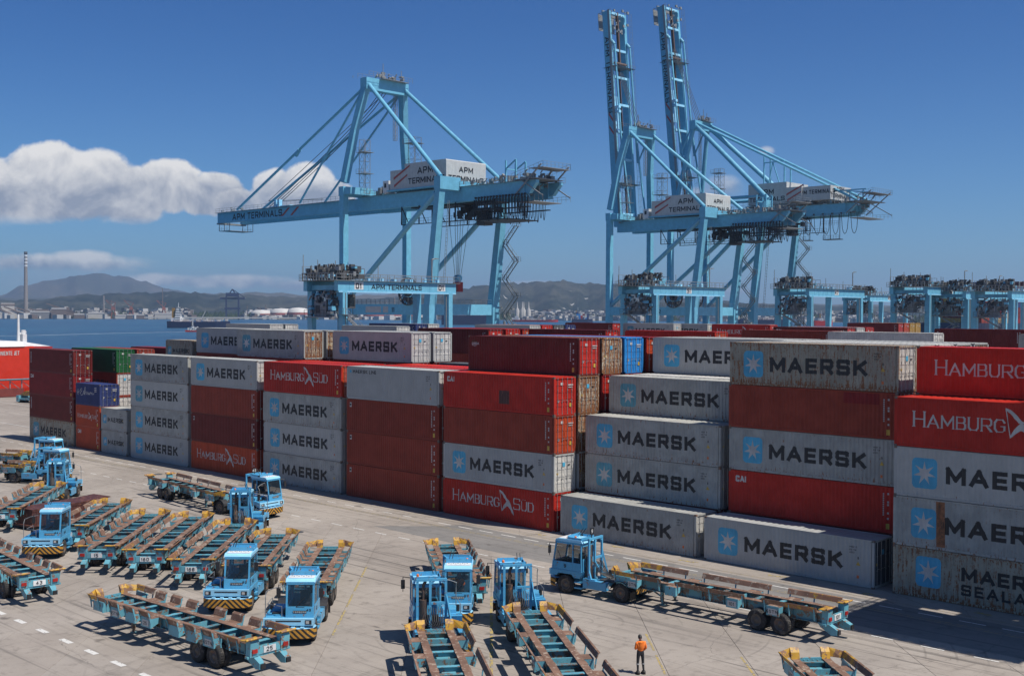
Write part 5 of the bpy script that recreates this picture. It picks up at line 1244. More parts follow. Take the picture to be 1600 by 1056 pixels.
    for k in range(11): yy = hy0 + .8 + k * 1.05; m.box((hx1 if not B else hx1 + 9) + .004, (hx1 if not B else hx1 + 9) + .03, yy, yy + .04, hz0 + .5, hz0 + 4.0)
    sp.sub(e, 'cladding_ribs', m, HOUSEW)
    ty = hy0 - .035
    tx = hx0 + 12.4 if not B else hx0 + 6.5
    face_text(e, sp, 'APM', 1.5, .19, tx - .2, ty, hz0 + 3.0, TXT_BLACK); face_text(e, sp, 'TERMINALS', 1.35, .19, tx, ty, hz0 + .9, TXT_BLACK, sp_=.16)
    ex = (hx1 if not B else hx1 + 9) + .035
    face_text(e, sp, 'APM', 1.25, .19, ex, (hy0 + hy1) / 2, hz0 + 3.0, TXT_BLACK, (0, 1, 0), (0, 0, 1), (1, 0, 0)); face_text(e, sp, 'TERMINALS', 1.2, .19, ex, (hy0 + hy1) / 2, hz0 + 1.0, TXT_BLACK, (0, 1, 0), (0, 0, 1), (1, 0, 0), .16)
    if B: face_text(e, sp, 'APM TERMINALS', 1.2, .19, hx1 + 4.5, hy0 + .4 - .004, hz0 + 2.2, TXT_BLACK, xs=.75)
    q_ = MB(); s0 = hx0 + 1.2 if not B else hx1 - 5
    for k, L_ in ((0, 5.6), (1, 4.6)): q_.add([(s0 + k * .2, ty - .02, hz0 + 2.2 - k * 1.7), (s0 + k * .2 + L_, ty - .02, hz0 + 4.9 - k * 2), (s0 + k * .2 + L_, ty - .02, hz0 + 5.4 - k * 2 - .1), (s0 + k * .2, ty - .02, hz0 + 2.8 - k * 1.7)], [(0, 1, 2, 3)])
    sp.sub(e, 'stripe', q_, STRIPE_RED)
    m = MB(); railing(m, (hx0 - 1, hy0 - 1.4, gt + .5), (hx1 + 2, hy0 - 1.4, gt + .5), 1.1, 1.6) if B else None; m.box(hx0 - 1, hx1 + 2, hy0 - .3, hy1 + .5, gt + .3, gt + .58); sp.part('house_platform', m, MGREY if B else CABL if False else BLUE)
    # A-frame
    ax = 3.4 if not B else 4.2; tops = (4.0, 15.2) if not B else (6.2, 13.6)
    for y, yt in ((0, tops[0]), (W, tops[1])):
        m = MB()
        if not B: m.beam((.2, y, gt + 3), (1.4, (y + yt) / 2, (gt + ZA) / 2 + 2), 1.7, 1.5, up=(0, 1, 0)); m.beam((1.4, (y + yt) / 2, (gt + ZA) / 2 + 2), (ax, yt, ZA), 1.5, 1.5, up=(0, 1, 0), w2=1.9)
        else: m.tube((-.3, y + (3 if y == 0 else -3), gt + 2.8), (ax, yt, ZA), .7, 12)
        sp.part('a_frame_leg', m, BLUE)
        m = MB(); m.tube((ax + .6, yt, ZA), (xt, y if not B else (3 if y == 0 else W - 3), gt + 2), .5 if not B else .75, 12); sp.part('backstay', m, BLUE)
        if B: m = MB(); m.tube((ax + 1, yt, ZA + .6), (60, yt, gt + .8), .38, 8); sp.part('tail_stay', m, BLUE)
    if B:
        m = MB(); m.tube((0, 4, gt + 3.6), (xt - .5, 4, gt + 3.6), .5, 10); m.tube((0, 15.5, gt + 3.6), (xt - .5, 15.5, gt + 3.6), .5, 10); sp.part('strut', m, BLUE)
        m = MB()
        for x in (28, 35):
            zt_ = ZA - (x - ax) / (60 - ax) * (ZA - gt); m.beam((x, 9, gt + 6), (x, 9, zt_), .35); m.beam((x, 12.5, gt + 6), (x, 12.5, zt_), .35)
        m.beam((28, 9, gt + 14), (35, 9, gt + 14), .3); m.beam((31, 9, gt + 14), (29.5, 9, gt + 7), .25); m.beam((31, 9, gt + 14), (33.5, 9, gt + 7), .25); sp.part('stay_trestle', m, BLUE)
    m = MB(); m.box(ax - 1.2, ax + 1.1, tops[0] - .9, tops[1] + .9, ZA - 1.4, ZA + 1.4); sp.part('apex_beam', m, BLUE)
    m = MB(); m.box(ax - 1.8, ax + 2.4, tops[0] + 3, tops[1], ZA + 1.4, ZA + 1.5); clutter(m, ax - 1.2, ax + 1.6, tops[0] + 3, tops[1] - 1, ZA + 1.5, ZA + 3.4, 22, 8, .3, 1.1)
    for x in (ax - 1.8, ax + 2.4): railing(m, (x, tops[0] - 1.2, ZA + 1.4), (x, tops[1] + 1, ZA + 1.4), 1.2, 1.3)
    m.beam((ax, tops[0] + 5, ZA + 3), (ax, tops[0] + 5, ZA + 5.5), .12); m.beam((ax, tops[1] - .5, ZA + 2), (ax, tops[1] - .5, ZA + 4.6), .12); m.beam((ax - 2.6, 2, ZA + 1.5), (ax - 2.6, 2, ZA + 2), .1)
    sp.part('apex_machinery', m, MGREY)
    m = MB(); lattice(m, 3.5, 3.4, gt + .4, gt + 13, 1.8, 2.2)
    for z in (gt + 5, gt + 10): m.box(2, 5, 2, 5, z, z + .1); railing(m, (2, 2, z), (5, 2, z), 1.1, 1)
    sp.part('access_tower', m, MGREY); m = MB(); lattice(m, 7.5, 15.5, gt + 4, gt + 14.5, 2.2, 2.2)
    for z in (gt + 8, gt + 13): m.box(5.4, 9.2, 13.5, 17, z, z + .1); railing(m, (5.4, 13.5, z), (9.2, 13.5, z), 1.1, 1)
    sp.part('access_tower', m, MGREY)
    m = MB(); lattice(m, 2.6, tops[1] - 1.7, gt + 14, ZA - 1, .7, 1.2, .05); sp.part('mast_ladder', m, MGREY)
    # boom
    def boomparts(T, Lb):
        """T maps boom coordinates (distance from hinge, y, height above the girder foot) to crane space"""
        def bx(m, u0_, u1_, y0, y1, v0, v1):
            m.add([T(u0_, y0, v0), T(u1_, y0, v0), T(u1_, y1, v0), T(u0_, y1, v0), T(u0_, y0, v1), T(u1_, y0, v1), T(u1_, y1, v1), T(u0_, y1, v1)], [(0, 3, 2, 1), (4, 5, 6, 7), (0, 1, 5, 4), (1, 2, 6, 5), (2, 3, 7, 6), (3, 0, 4, 7)])
        for k, (y0, y1) in enumerate(gy):
            m = MB(); bx(m, .3, Lb, y0 + .1, y1 - (.1 if not raised else .4), .1, 2.9 if not raised else 2.5); e = sp.part('boom_girder', m, BLUE)
            if k == 0:
                P, w_ = text('APM TERMINALS', 1.75, .2, .2, 0, 0); q_ = MB(); u0_ = Lb * .88
                flat_decal(q_, P, lambda u, v, l: T(u0_ - u * .98, y0 + .1 - l - .01, .55 + v), .002); sp.sub(e, 'lettering', q_, TXT_BLACK)
                q_ = MB()
                for j in range(2):
                    a = Lb * .88 - 22.6 - j * 4.0; y_ = y0 + .07; q_.add([T(a, y_, .5), T(a - 1, y_, .5), T(a - 4, y_, 2.5), T(a - 3, y_, 2.5)], [(0, 1, 2, 3)])
                sp.sub(e, 'stripe', q_, STRIPE_RED)
            m = MB(); yy = y0 - .45 if k == 0 else y1 + .45; up_ = Vector(T(0, 0, 1)) - Vector(T(0, 0, 0))
            railing(m, T(1, yy, 2.9), T(Lb, yy, 2.9), 1.1, 1.8, up=up_); m.beam(T(1, yy, 2.85), T(Lb, yy, 2.85), .8, .06) if k == 0 else m.beam(T(1, yy, 2.85), T(Lb, yy, 2.85), .06); sp.sub(e, 'walkway', m, MGREY)
        for u in [4 + i * 8.3 for i in range(int(Lb / 8.3))] + [Lb - .6]: m = MB(); bx(m, u - .35, u + .35, gy[0][1] - .1, gy[1][0] + .1, 1.6, 2.6); sp.part('boom_cross_tie', m, CABL if raised else BLUE)
        m = MB(); bx(m, Lb - 1, Lb + .6, 5.5, 14, -.2, .2); clutter_pts = random.Random(4)
        for _ in range(26):
            u, y, v = clutter_pts.uniform(Lb - 7, Lb + .5), clutter_pts.uniform(6, 13), clutter_pts.uniform(2.4, 4); s_ = clutter_pts.uniform(.2, .8); bx(m, u, u + s_, y, y + s_, v, v + s_ * .6)
        for y in (6, 13.5): railing(m, T(Lb - 5, y, -.9), T(Lb + .2, y, -.9), 1, 1.2, up=-up_ if False else up_ * -1)
        bx(m, Lb - 5, Lb, 6, 13.5, -2.1, -2.0)
        for y in (6, 13.5):
            for u in (Lb - 5, Lb - 2.5, Lb): m.beam(T(u, y, .1), T(u, y, -2.1), .12)
        sp.part('boom_tip_platform', m, MGREY)
        m = MB(); bx(m, Lb * .52, Lb * .52 + .8, 5, 6, 2.9, 4.8); bx(m, Lb * .52 + 1.4, Lb * .52 + 2.2, 5, 6, 2.9, 4.8); bx(m, Lb * .45, Lb * .6, 5.2, 6.8, 2.9, 3.2); sp.part('stay_bracket', m, CABL)
    if not raised:
        boomparts(lambda u, y, v: (-1.2 - u, y, ZG + v), 62)
        for yt, yb in ((tops[0], 6.1), (tops[1], 13.4)):
            m = MB(); m.tube((ax - .8, yt, ZA - .6), (-54.5, yb, gt + .2), .34, 8); m.tube((ax - .8, yt, ZA - .6), (-26, yb, gt + .2), .27, 8); m.tube((-24.6, yt * .5 + yb * .5, (ZA + gt) / 2 + .4), (-26.2, yt * .5 + yb * .5, (ZA + gt) / 2 - 1), .5, 8); sp.part('forestay', m, BLUE)
        m = MB()
        for k in range(3):
            y = 8.5 + k * .9; pts = [(ax - t_ * 48, y, ZA - 1 - (ZA - gt) * (t_ ** .86) * .98) for t_ in [i / 10 for i in range(11)]]; m.path(pts, .09, 5)
        for z in (1,): m.path([(-20, 9, gt + 1), (-44, 9, gt + 2.0), (ax - 1, 9.4, ZA - 2)], .08, 5)
        sp.part('boom_rope', m, DGREY)
    else:
        an = radians(94.5 if not B else 96.0); Lb = 65.5 if not B else 69; hx = -1.4; hz = ZG + 1.5
        T = lambda u, y, v: (hx + cos(an) * u - sin(an) * (v) * 1, y, hz + sin(an) * u + cos(an) * v) if True else None
        # v grows away from the water: turn so that the walkway side looks landwards
        T = lambda u, y, v: (hx + cos(an) * u + sin(an) * (v - 1.5), y, hz + sin(an) * u - cos(an) * (v - 1.5))
        boomparts(T, Lb)
        for k, (y0, y1) in enumerate(gy):
            m = MB(); yc = (y0 + y1) / 2; m.tube(T(Lb * .3, yc, 4.3), T(Lb * .84, yc, 3.6), .3, 8); m.tube(T(Lb * .84, yc, 3.6), T(Lb * .86, yc, 2.6), .5, 8); m.tube(T(4, yc, 6.0), T(Lb * .42, yc, 4.2), .28, 8); m.tube((ax - .8, tops[k], ZA), T(Lb * .3, yc, 4.3), .25, 8); sp.part('folded_forestay', m, BLUE)
        m = MB()
        for k in range(4): m.path([(ax, 8 + k, ZA + 1), T(Lb * (.72 if not B else .8), 8 + k * .6, 3)], .07, 5)
        sp.part('boom_rope', m, DGREY)
        m = MB(); m.beam(T(1, 9.7, 2), T(Lb, 9.7, 2), .5, .35); m.beam(T(Lb * .76, 9.7, 2.4), T(Lb, 9.7, 2.4), .5, .5); m.path([T(Lb * .76, 7, 2.4), T(Lb * .76, 12.6, 2.4)], .4, 6); sp.part('trolley_rail_and_ropes', m, paint('rusty_rope_brown', (.12, .07, .05), .7))
        for u in (Lb * .74, Lb * .2): m = MB(); m.add([T(u, 5, -.5), T(u, 15, -.5), T(u, 15, 4.2), T(u, 5, 4.2)], [(0, 1, 2, 3)]); railing(m, T(u, 5, 4.2), T(u, 15, 4.2), 1, 1.2, up=Vector(T(1, 0, 0)) - Vector(T(0, 0, 0))); sp.part('boom_landing', m, MGREY)
    # trolley, cab, rope fall and head block, festoon
    m = MB(); m.box(16, 42, 7, 12.5, ZG - .3, ZG); m.box(15, 46, 4.9, 5.4, ZG - 4.2, ZG - 4.05); m.box(15, 46, 14, 14.6, ZG - 4.2, ZG - 4.05); railing(m, (15, 4.8, ZG - 4.1), (46, 4.8, ZG - 4.1), 1.2, 1.5); railing(m, (15, 14.6, ZG - 4.1), (46, 14.6, ZG - 4.1), 1.2, 1.5)
    for x in (15, 21, 27, 33, 39, 45): m.beam((x, 5, ZG), (x, 5, ZG - 4.1), .22); m.beam((x, 14.4, ZG), (x, 14.4, ZG - 4.1), .22); m.beam((x, 5, ZG), (x + 2.5, 5, ZG - 4), .16)
    clutter(m, 30, 42, 7, 12, ZG - 3.6, ZG, 34, 9, .4, 1.6); sp.part('trolley', m, BLACK)
    m = MB(); m.box(36, 38.6, 8.6, 11, ZG - 5.0, ZG - 1.2); m.c = 1; m.box(38.6, 38.64, 8.8, 10.8, ZG - 4.2, ZG - 2); m.box(36.2, 38.4, 8.56, 8.6, ZG - 4.4, ZG - 2.4); sp.part('operator_cab', m, [DGREY, GLASS])
    m = MB()
    if not raised:
        for k in range(6): m.beam((27 + (k % 3) * 2.2, 8.3 + 3 * (k // 3), ZG - .5), (28.3 + (k % 3) * .5, 9.4 + .8 * (k // 3), 24.5), .07)
    for k in range(0): pass
    if m.v: sp.part('hoist_rope', m, DGREY)
    if not raised:
        m = MB(); m.box(28, 29.6, 9, 10.6, 21, 23.2); m.c = 1; m.tube((28.1, 9.8, 24.1), (28.6, 9.8, 24.1), .7, 12); m.tube((29, 9.8, 24.1), (29.5, 9.8, 24.1), .7, 12); m.box(28.2, 29.4, 9.4, 10.2, 23, 24.2); sp.part('head_block', m, [REDLAMP, BLUE])
    m = MB(); n = 17 if not B else 9; x0, x1 = (40, 55.5) if not B else (36, 62)
    for i in range(n):
        x = x0 + (x1 - x0) * i / n; dx = (x1 - x0) / n * .8; dep = 4.6 + .5 * sin(i * 2.1) if not B else 5.8
        pts = [(x + dx * t_ / 6, 4.4, ZG + .3 - dep * (1 - (2 * t_ / 6 - 1) ** 2) ** .5) for t_ in range(7)]; m.path(pts, .09, 4)
        if not B and x < 51: pts = [(a, 13.8, c_) for a, b_, c_ in pts]; m.path(pts, .09, 4)
        m.box(x - .2, x + .2, 4.2, 4.6, ZG + .2, ZG + .6)
    if not B:
        m.box(39.5, 56, 4, 4.8, ZG - 2.4, ZG - 2.2); m.box(39.5, 53, 13.3, 14, ZG - 2.4, ZG - 2.2)
        for i in range(21): x = 39.5 + i * .8; m.beam((x, 4.4, ZG), (x, 4.4, ZG - 3.4), .12)
        m.box(40, 50, 4.2, 13.5, ZG - 4.5, ZG - 4.35); railing(m, (40, 4.2, ZG - 4.4), (50, 4.2, ZG - 4.4), 1.1, 1)
    else:
        for x in (44, 50.5): m.box(x, x + 5 if x > 50 else x + 2, 4.4, 7, ZG - 7, ZG - 6.8); railing(m, (x, 4.4, ZG - 7), (x + (5 if x > 50 else 2), 4.4, ZG - 7), 1.2, .8); m.beam((x, 5, ZG), (x, 5, ZG - 7), .14); m.beam((x + 2, 5, ZG), (x + 2, 5, ZG - 7), .14)
        m.beam((55.5, 5, ZG), (55.5, 5, ZG - 7), .14); railing(m, (50, 4, ZG - .9), (66, 4, ZG - .9), 1.3, .8); railing(m, (50, 4, ZG - 3), (56, 4, ZG - 3), 1.3, .8)
    sp.part('festoon_cables', m, BLACK if not B else DGREY)
    if B:
        m = MB(); 
        for x in (46, 52, 58, 62): m.beam((x, 6, gt), (x, 6, gt + 3.6), .25)
        m.beam((40, 6, gt + 2.6), (54, 6, gt + 3.6), .3); m.beam((52, 6, gt + 3.6), (63, 6, gt + 3.6), .3); m.beam((54, 9, gt + 3.9), (63, 9, gt + 2.8), .25); sp.part('tail_frame', m, BLUE)
    m = MB(); zigzag(m, 34.6, W + 1.2, 4, ZG - 3, 3.8, 4.0, 1.3, 'x'); sp.part('stairway', m, MGREY)
    m = MB(); lattice(m, 31, W + 2.2, 2.6, 12, 2.0, 2.0); clutter(m, 29, 34, W - .5, W + 3, 4, 18, 46, 31, .2, .9); sp.part('stair_base_platform', m, MGREY)
    m = MB(); 
    for x in (31.7, 32.2): m.beam((x + 1.2, 1.2, 18), (x + 3.0, 1.2, ZG), .07)
    for i in range(26): z = 18 + i * .85; m.beam((32.9 + i * .07, 1.2, z), (33.4 + i * .07, 1.2, z), .06)
    sp.part('leg_ladder', m, MGREY)
    # cable reel on the portal
    m = MB(); c_ = (24 if not B else 10, -.9, 21.0)
    for k in range(24): a = 2 * pi * k / 24; m.beam(c_, (c_[0] + 3 * cos(a), c_[1], c_[2] + 3 * sin(a)), .12)
    m.lathe([(2.9, -.25), (3.1, -.25), (3.1, .25), (2.9, .25)], c_, 'y', 24); m.lathe([(.9, -.4), (1.1, -.4), (1.1, .4), (.9, .4)], c_, 'y', 12); clutter(m, c_[0] - 3, c_[0] + 3, -1, .5, 18.2, 20, 14, 6, .3, 1.0); sp.part('cable_reel', m, DGREY)
    return sp
XW = -222.5
STS1 = sts(False, 'A', '11'); STS2 = sts(True, 'A', '12'); STS3 = sts(True, 'B', '13')
place(STS1, 'ship_to_shore_crane', 'pale blue quay crane with its boom lowered out to the left', 'crane', (XW, 172.8, 0), 0, 'ship-to-shore cranes on the quay')
place(STS2, 'ship_to_shore_crane', 'pale blue quay crane with raised boom, left of the two raised ones', 'crane', (XW, 271.2, 0), 0, 'ship-to-shore cranes on the quay')
place(STS3, 'ship_to_shore_crane', 'taller quay crane with tubular frame and raised boom, right of the pair', 'crane', (XW, 301.2, 0), 0, 'ship-to-shore cranes on the quay')

def rtg(num, wordmark=False, seed=1, X=-8.6, W=24.0, ZT=21.6):
    """yard gantry: x 0 and X legs, y 0 near and W far"""
    sp = Spec()
    for x in (0, X):
        for y in (0, W):
            m = MB(); m.beam((x, y, 1.6), (x, y, ZT - 1.7), 1.25, .95, up=(0, 1, 0)); sp.part('leg', m, BLUE)
        m = MB(); m.box(x - .5, x + .5, -1.4, W + 1.4, ZT - 1.7, ZT); e = sp.part('girder', m, BLUE)
        s_ = MB(); xx = x + (.9 if x == 0 else -.9)
        s_.box(min(x, xx), max(x, xx), -2, W + 2, ZT, ZT + .06); railing(s_, (xx, -2, ZT), (xx, W + 2, ZT), 1.15, 1.5, .045); railing(s_, (x - .5, -2, ZT), (x - .5, W + 2, ZT), 1.15, 3, .04); sp.sub(e, 'walkway', s_, MGREY)
        if x == 0:
            s_ = MB(); s_.box(.5, .62, -1.3, W + 1.3, ZT - 1.95, ZT - 1.72); sp.sub(e, 'cable_tray', s_, CABL)
            for y in ((3.0, W - 2.2) if wordmark else (11.5,)):
                s_ = MB(); s_.box(.502, .52, y - .95, y + .95, ZT - 1.45, ZT - .15); sp.sub(e, 'number_plate', s_, WHITE)
                face_text(e, sp, num, .95, .2, .525, y, ZT - 1.3, TXT_BLACK, (0, 1, 0), (0, 0, 1), (1, 0, 0), name='number')
            if wordmark: face_text(e, sp, 'APM TERMINALS', .85, .19, .51, 11.5, ZT - 1.35, TXT_BLACK, (0, 1, 0), (0, 0, 1), (1, 0, 0))
            s_ = MB()
            for y in range(1, 24, 2): s_.box(.502, .54, y, y + .05, ZT - 1.6, ZT - .05)
            sp.sub(e, 'stiffener', s_, BLUE)
    for y in (0, W):
        m = MB(); m.box(X - .6, .6, y - .5, y + .5, 1.7, 2.5); m.box(X - .2, .2, y - .2, y + .2, 10.2, 10.7) if y else None; sp.part('sill_beam', m, BLUE)
        m = MB(); m.box(X, 0, y - .4, y + .4, ZT - 1.5, ZT - .7); sp.part('end_tie', m, BLUE)
        for x in (0, X):
            for dx in (-.9, .9): e = sp.part('wheel', TY, None); e[4] = (x + dx, y, .55)
            m = MB(); m.box(x - 1.5, x + 1.5, y - .35, y + .35, 1.0, 1.7); sp.part('bogie', m, BLUE)
    m = MB(); m.box(X + .4, -.4, -1.9, .9, ZT - 6.2, ZT - 6.0); m.box(X + 2.4, -2.8, -1.3, .3, ZT - 6, ZT - 3.4); m.c = 1; m.box(X + 2.9, -4.6, -1.34, -1.3, ZT - 5.4, ZT - 4.1); m.c = 0; clutter(m, X + .6, -.9, -2, 1, ZT - 6, ZT - 1.5, 60, seed + 3, .2, .9); m.c = 1; clutter(m, X + .6, -.9, -2, .6, ZT - 5.6, ZT - 1.5, 30, seed + 33, .2, .9); railing(m, (X + .4, -1.9, ZT - 6), (-.4, -1.9, ZT - 6), 1.1, 1.1, .04); m.c = 2; clutter(m, X + .6, -.9, -2, 1, ZT - 6, ZT - 1.5, 26, seed + 43, .2, 1.0); sp.part('electrical_house', m, [MGREY, DGREY, BLUE])
    m = MB(); clutter(m, X - .2, -.4, -1.4, 3.2, ZT, ZT + 3.0, 60, seed, .3, 1.4); m.tube((X + 2.4, 1.5, ZT + 1.6), (X + 4.6, 1.5, ZT + 1.6), .8, 12); m.tube((X + 5.2, 1, ZT + 1.8), (X + 7.4, 1, ZT + 1.8), .65, 12); sp.part('trolley_machinery', m, DGREY); m = MB(); clutter(m, X - .2, -.4, -1.4, 3.4, ZT, ZT + 3.0, 40, seed + 50, .25, 1.1); sp.part('trolley_fittings', m, MGREY); m = MB(); clutter(m, X - .2, .2, -1.4, 6, ZT, ZT + 2.4, 26, seed + 60, .25, 1.1); sp.part('trolley_housings', m, BLUE)
    m = MB(); clutter(m, X - .2, .2, -1.6, 4.5, ZT, ZT + 1.7, 22, seed + 7, .2, .9); clutter(m, X, 0, 4, W, ZT, ZT + .8, 26, seed + 9, .2, .8); sp.part('deck_fittings', m, CABL)
    m = MB(); m.box(X, .2, -2, 4.6, ZT + .05, ZT + .12); railing(m, (X, -2, ZT + .1), (0, -2, ZT + .1), 1.2, .75, .1); railing(m, (X, 4.6, ZT + .1), (0, 4.6, ZT + .1), 2.0, 1.2, .05); railing(m, (X, -2, ZT + .1), (X, 4.6, ZT + .1), 2.4, 1.4, .05)
    for x, y, h_ in ((X, -1.8, 4.5), (X + 3, -1, 3.6), (-2, 0, 3.4), (-.5, 8, 2.6)): m.beam((x, y, ZT), (x, y, ZT + h_), .09)
    sp.part('trolley_deck', m, MGREY)
    m = MB(); m.box(-6.4, -3.2, 2.6, 5.2, ZT - 4.6, ZT - 2.2); m.c = 1; m.box(-6.2, -3.4, 5.2, 5.24, ZT - 4.2, ZT - 2.7); m.box(-3.2, -3.16, 2.9, 5, ZT - 4.2, ZT - 2.7); sp.part('operator_cab', m, [DGREY, GLASS])
    m = MB(); zigzag(m, X / 2, -1.2, 2.5, ZT - 3.5, 4.6, 2.6, .7, 'x') if seed % 2 else zigzag(m, .9, 1.4, 2.5, ZT - 3.2, 3.6, 2.7, .7, 'y'); sp.part('stairway', m, MGREY)
    m = MB(); yy = W * .82; m.path([(.3, yy, ZT), (.3, yy, ZT + 4.2), (.3, yy + 1.0, ZT + 4.4)], .12, 6); m.box(.1, .5, yy + .6, yy + 1.5, ZT + 4.3, ZT + 4.45); sp.part('lamp_post', m, MGREY)
    m = MB(); m.box(-7.2, -1.4, 4.2, 5.0, 9.6, 10.1); m.box(-7.2, -1.4, 2.8, 3.2, 9.6, 10.1); m.box(-4.8, -3.8, 2.7, 5.1, 9.8, 10.8); m.c = 1
    for x in (-5.2, -3.4):
        for y in (3, 4.8): m.beam((x, y, 10.6), (x, y, ZT), .08)
    sp.part('spreader', m, [YEL if wordmark else BLUE, DGREY])
    for x in (0,):
        m = MB(); m.beam((x + .66, W * .0 + .1, 2.5), (x + .66, .1, ZT - 2), .12); m.tube((x + .3, W - .8, 2.5), (x + .3, W - .8, ZT), .09, 6); sp.part('conduit', m, MGREY)
    m = MB(); m.box(X + 1, -1, W - .7, W + .9, 2.5, 5.6); clutter(m, X + 1, -1, W - 1, W + 1.2, 5.6, 8, 10, seed + 20, .4, 1.2); sp.part('diesel_power_pack', m, DGREY)
    return sp
GR = 'rubber-tyred yard gantry cranes'
R1 = rtg('01', True, 2); R51 = rtg('51', False, 5); RB = rtg('47', False, 9); RC = rtg('45', False, 12)
place(R1, 'yard_gantry_crane', 'nearest yard gantry numbered 01 below the left quay crane', 'gantry crane', (-157.6, 122.2, 0), 0, GR)
place(R51, 'yard_gantry_crane', 'yard gantry numbered 51 in front of the raised-boom cranes', 'gantry crane', (-160.5, 211.8, 0), 0, GR, sc=1.04)
place(RB, 'yard_gantry_crane', 'yard gantry right beside the landside leg of the right quay crane', 'gantry crane', (-149.7, 260.2, 0), 0, GR, sc=1.05)
place(RC, 'yard_gantry_crane', 'smaller-looking yard gantry in the gap between bigger ones', 'gantry crane', (-186, 362, 0), 0, GR, sc=1.05)
place(RB, 'yard_gantry_crane', 'yard gantry left of the one at the right edge, big machinery on top', 'gantry crane', (-134.9, 293.5, 0), 0, GR, sc=1.09)
place(R51, 'yard_gantry_crane', 'yard gantry behind the big-machinery one near the right edge', 'gantry crane', (-128.5, 302, 0), 0, GR, sc=1.04)
place(RC, 'yard_gantry_crane', 'rearmost yard gantry in front of the stacked cargo ship', 'gantry crane', (-150, 372, 0), 0, GR, sc=1.05)
place(RB, 'yard_gantry_crane', 'yard gantry cut by the right edge', 'gantry crane', (-109.5, 283, 0), 0, GR, sc=1.02)
# the gantry over the first block, standing just outside the frame on the right; its shadow reaches into the lane
R2 = rtg('06', False, 4)
o = place(R2, 'yard_gantry_crane', 'yard gantry over the first block beyond the right edge, seen by its shadow', 'gantry crane', (-9.8, 61.6, 0), 0, GR)

# ================================================================ SHIPS, SHORE, HILLS
def hull(L, B, D, mat, deck=DGREY, sheer=.6, bow=.2, z0=0, band=None):
    m = MB(); n = 14; sec = []
    for i in range(n + 1):
        t_ = i / n; x = -L / 2 + L * t_; w_ = B / 2 * (min(1, (1 - t_) / bow) ** .6 if t_ > 1 - bow else min(1, .75 + t_ * 3))
        sec.append((x, max(w_, .05), D + sheer * (2 * t_ - .9) ** 2))
    for (xa, wa, za), (xb, wb, zb_) in zip(sec[:-1], sec[1:]):
        for s_ in (1, -1): m.c = 0; m.add([(xa, s_ * wa * .86, -1), (xb, s_ * wb * .86, -1), (xb, s_ * wb, zb_), (xa, s_ * wa, za)], [(0, 1, 2, 3)])
        m.c = 1; m.add([(xa, -wa, za - .02), (xb, -wb, zb_ - .02), (xb, wb, zb_ - .02), (xa, wa, za - .02)], [(0, 1, 2, 3)])
    m.c = 0; xa, wa, za = sec[0]; m.add([(xa, -wa * .86, -1), (xa, wa * .86, -1), (xa, wa, za), (xa, -wa, za)], [(0, 1, 2, 3)])
    return m
# fast ferry, moored left; only its stern quarter is in the picture
sp = Spec(); FR = paint('ferry_red_paint', (.62, .035, .012), .35, grime=.15, fade=.05)
m = MB()
P = [(-9, -.5), (8.5, -.5), (9, 3), (9, 11.2), (-9, 11.2), (-9.3, 4)]
m.prism(P, -48, 22, 'xz'); m.add([(-9, 22, -.5), (8.5, 22, -.5), (9, 22, 11.2), (-9, 22, 11.2), (0, 30, 10.8)], [(0, 1, 4), (1, 2, 4), (2, 3, 4), (3, 0, 4)]); e = sp.part('hull', m, FR)
P_, w_ = text('PONIENTE JET', .82, .13, .18, 0, 0, .5); q_ = MB(); flat_decal(q_, P_, lambda u, v, l: (9.03 + l, 19.1 - w_ + u, 9.5 + v), .003); sp.sub(e, 'name_lettering', q_, TXT_WHITE)
m = MB(); m.prism([(-9.2, 11.2), (9.2, 11.2), (7.6, 12.2), (-7.6, 12.2)], -46, 20, 'xz'); m.add([(-9.2, 20, 11.2), (9.2, 20, 11.2), (7.6, 20, 12.2), (-7.6, 20, 12.2), (0, 29.5, 10.9)], [(0, 1, 4), (1, 2, 4), (2, 3, 4), (3, 0, 4)]); sp.part('upper_deck', m, WHITE)
m = MB(); m.prism([(-5, 12.2), (5, 12.2), (4.2, 13.6), (-4.2, 13.6)], -30, 2, 'xz'); clutter(m, -7, 7, -5, 14, 12.2, 13.0, 26, 17, .3, 1.2); sp.part('deckhouse', m, LGREY)
m = MB(); m.beam((4, 21, 11.5), (4, 21, 17.6), .5, w2=.3, h2=.3); m.box(3.2, 4.8, 21.6, 22.4, 11.0, 13.6); m.beam((4, 21, 13.6), (4, 22.6, 14.0), .3); m.tube((4, 22.0, 13.6), (4, 22.0, 14.4), .5, 10); sp.part('mast', m, WHITE)
place(sp, 'fast_ferry', 'bright red and white ferry moored at the left edge', 'ferry', (-243.5, 82, -2), 0)
def seapos(px, py, z=-2.0):
    d = fw + rv * ((px - 800) / FOC) - upv * ((py - 528) / FOC); t_ = (z - CAMH) / d.z; return Vector((d.x * t_, d.y * t_, z))
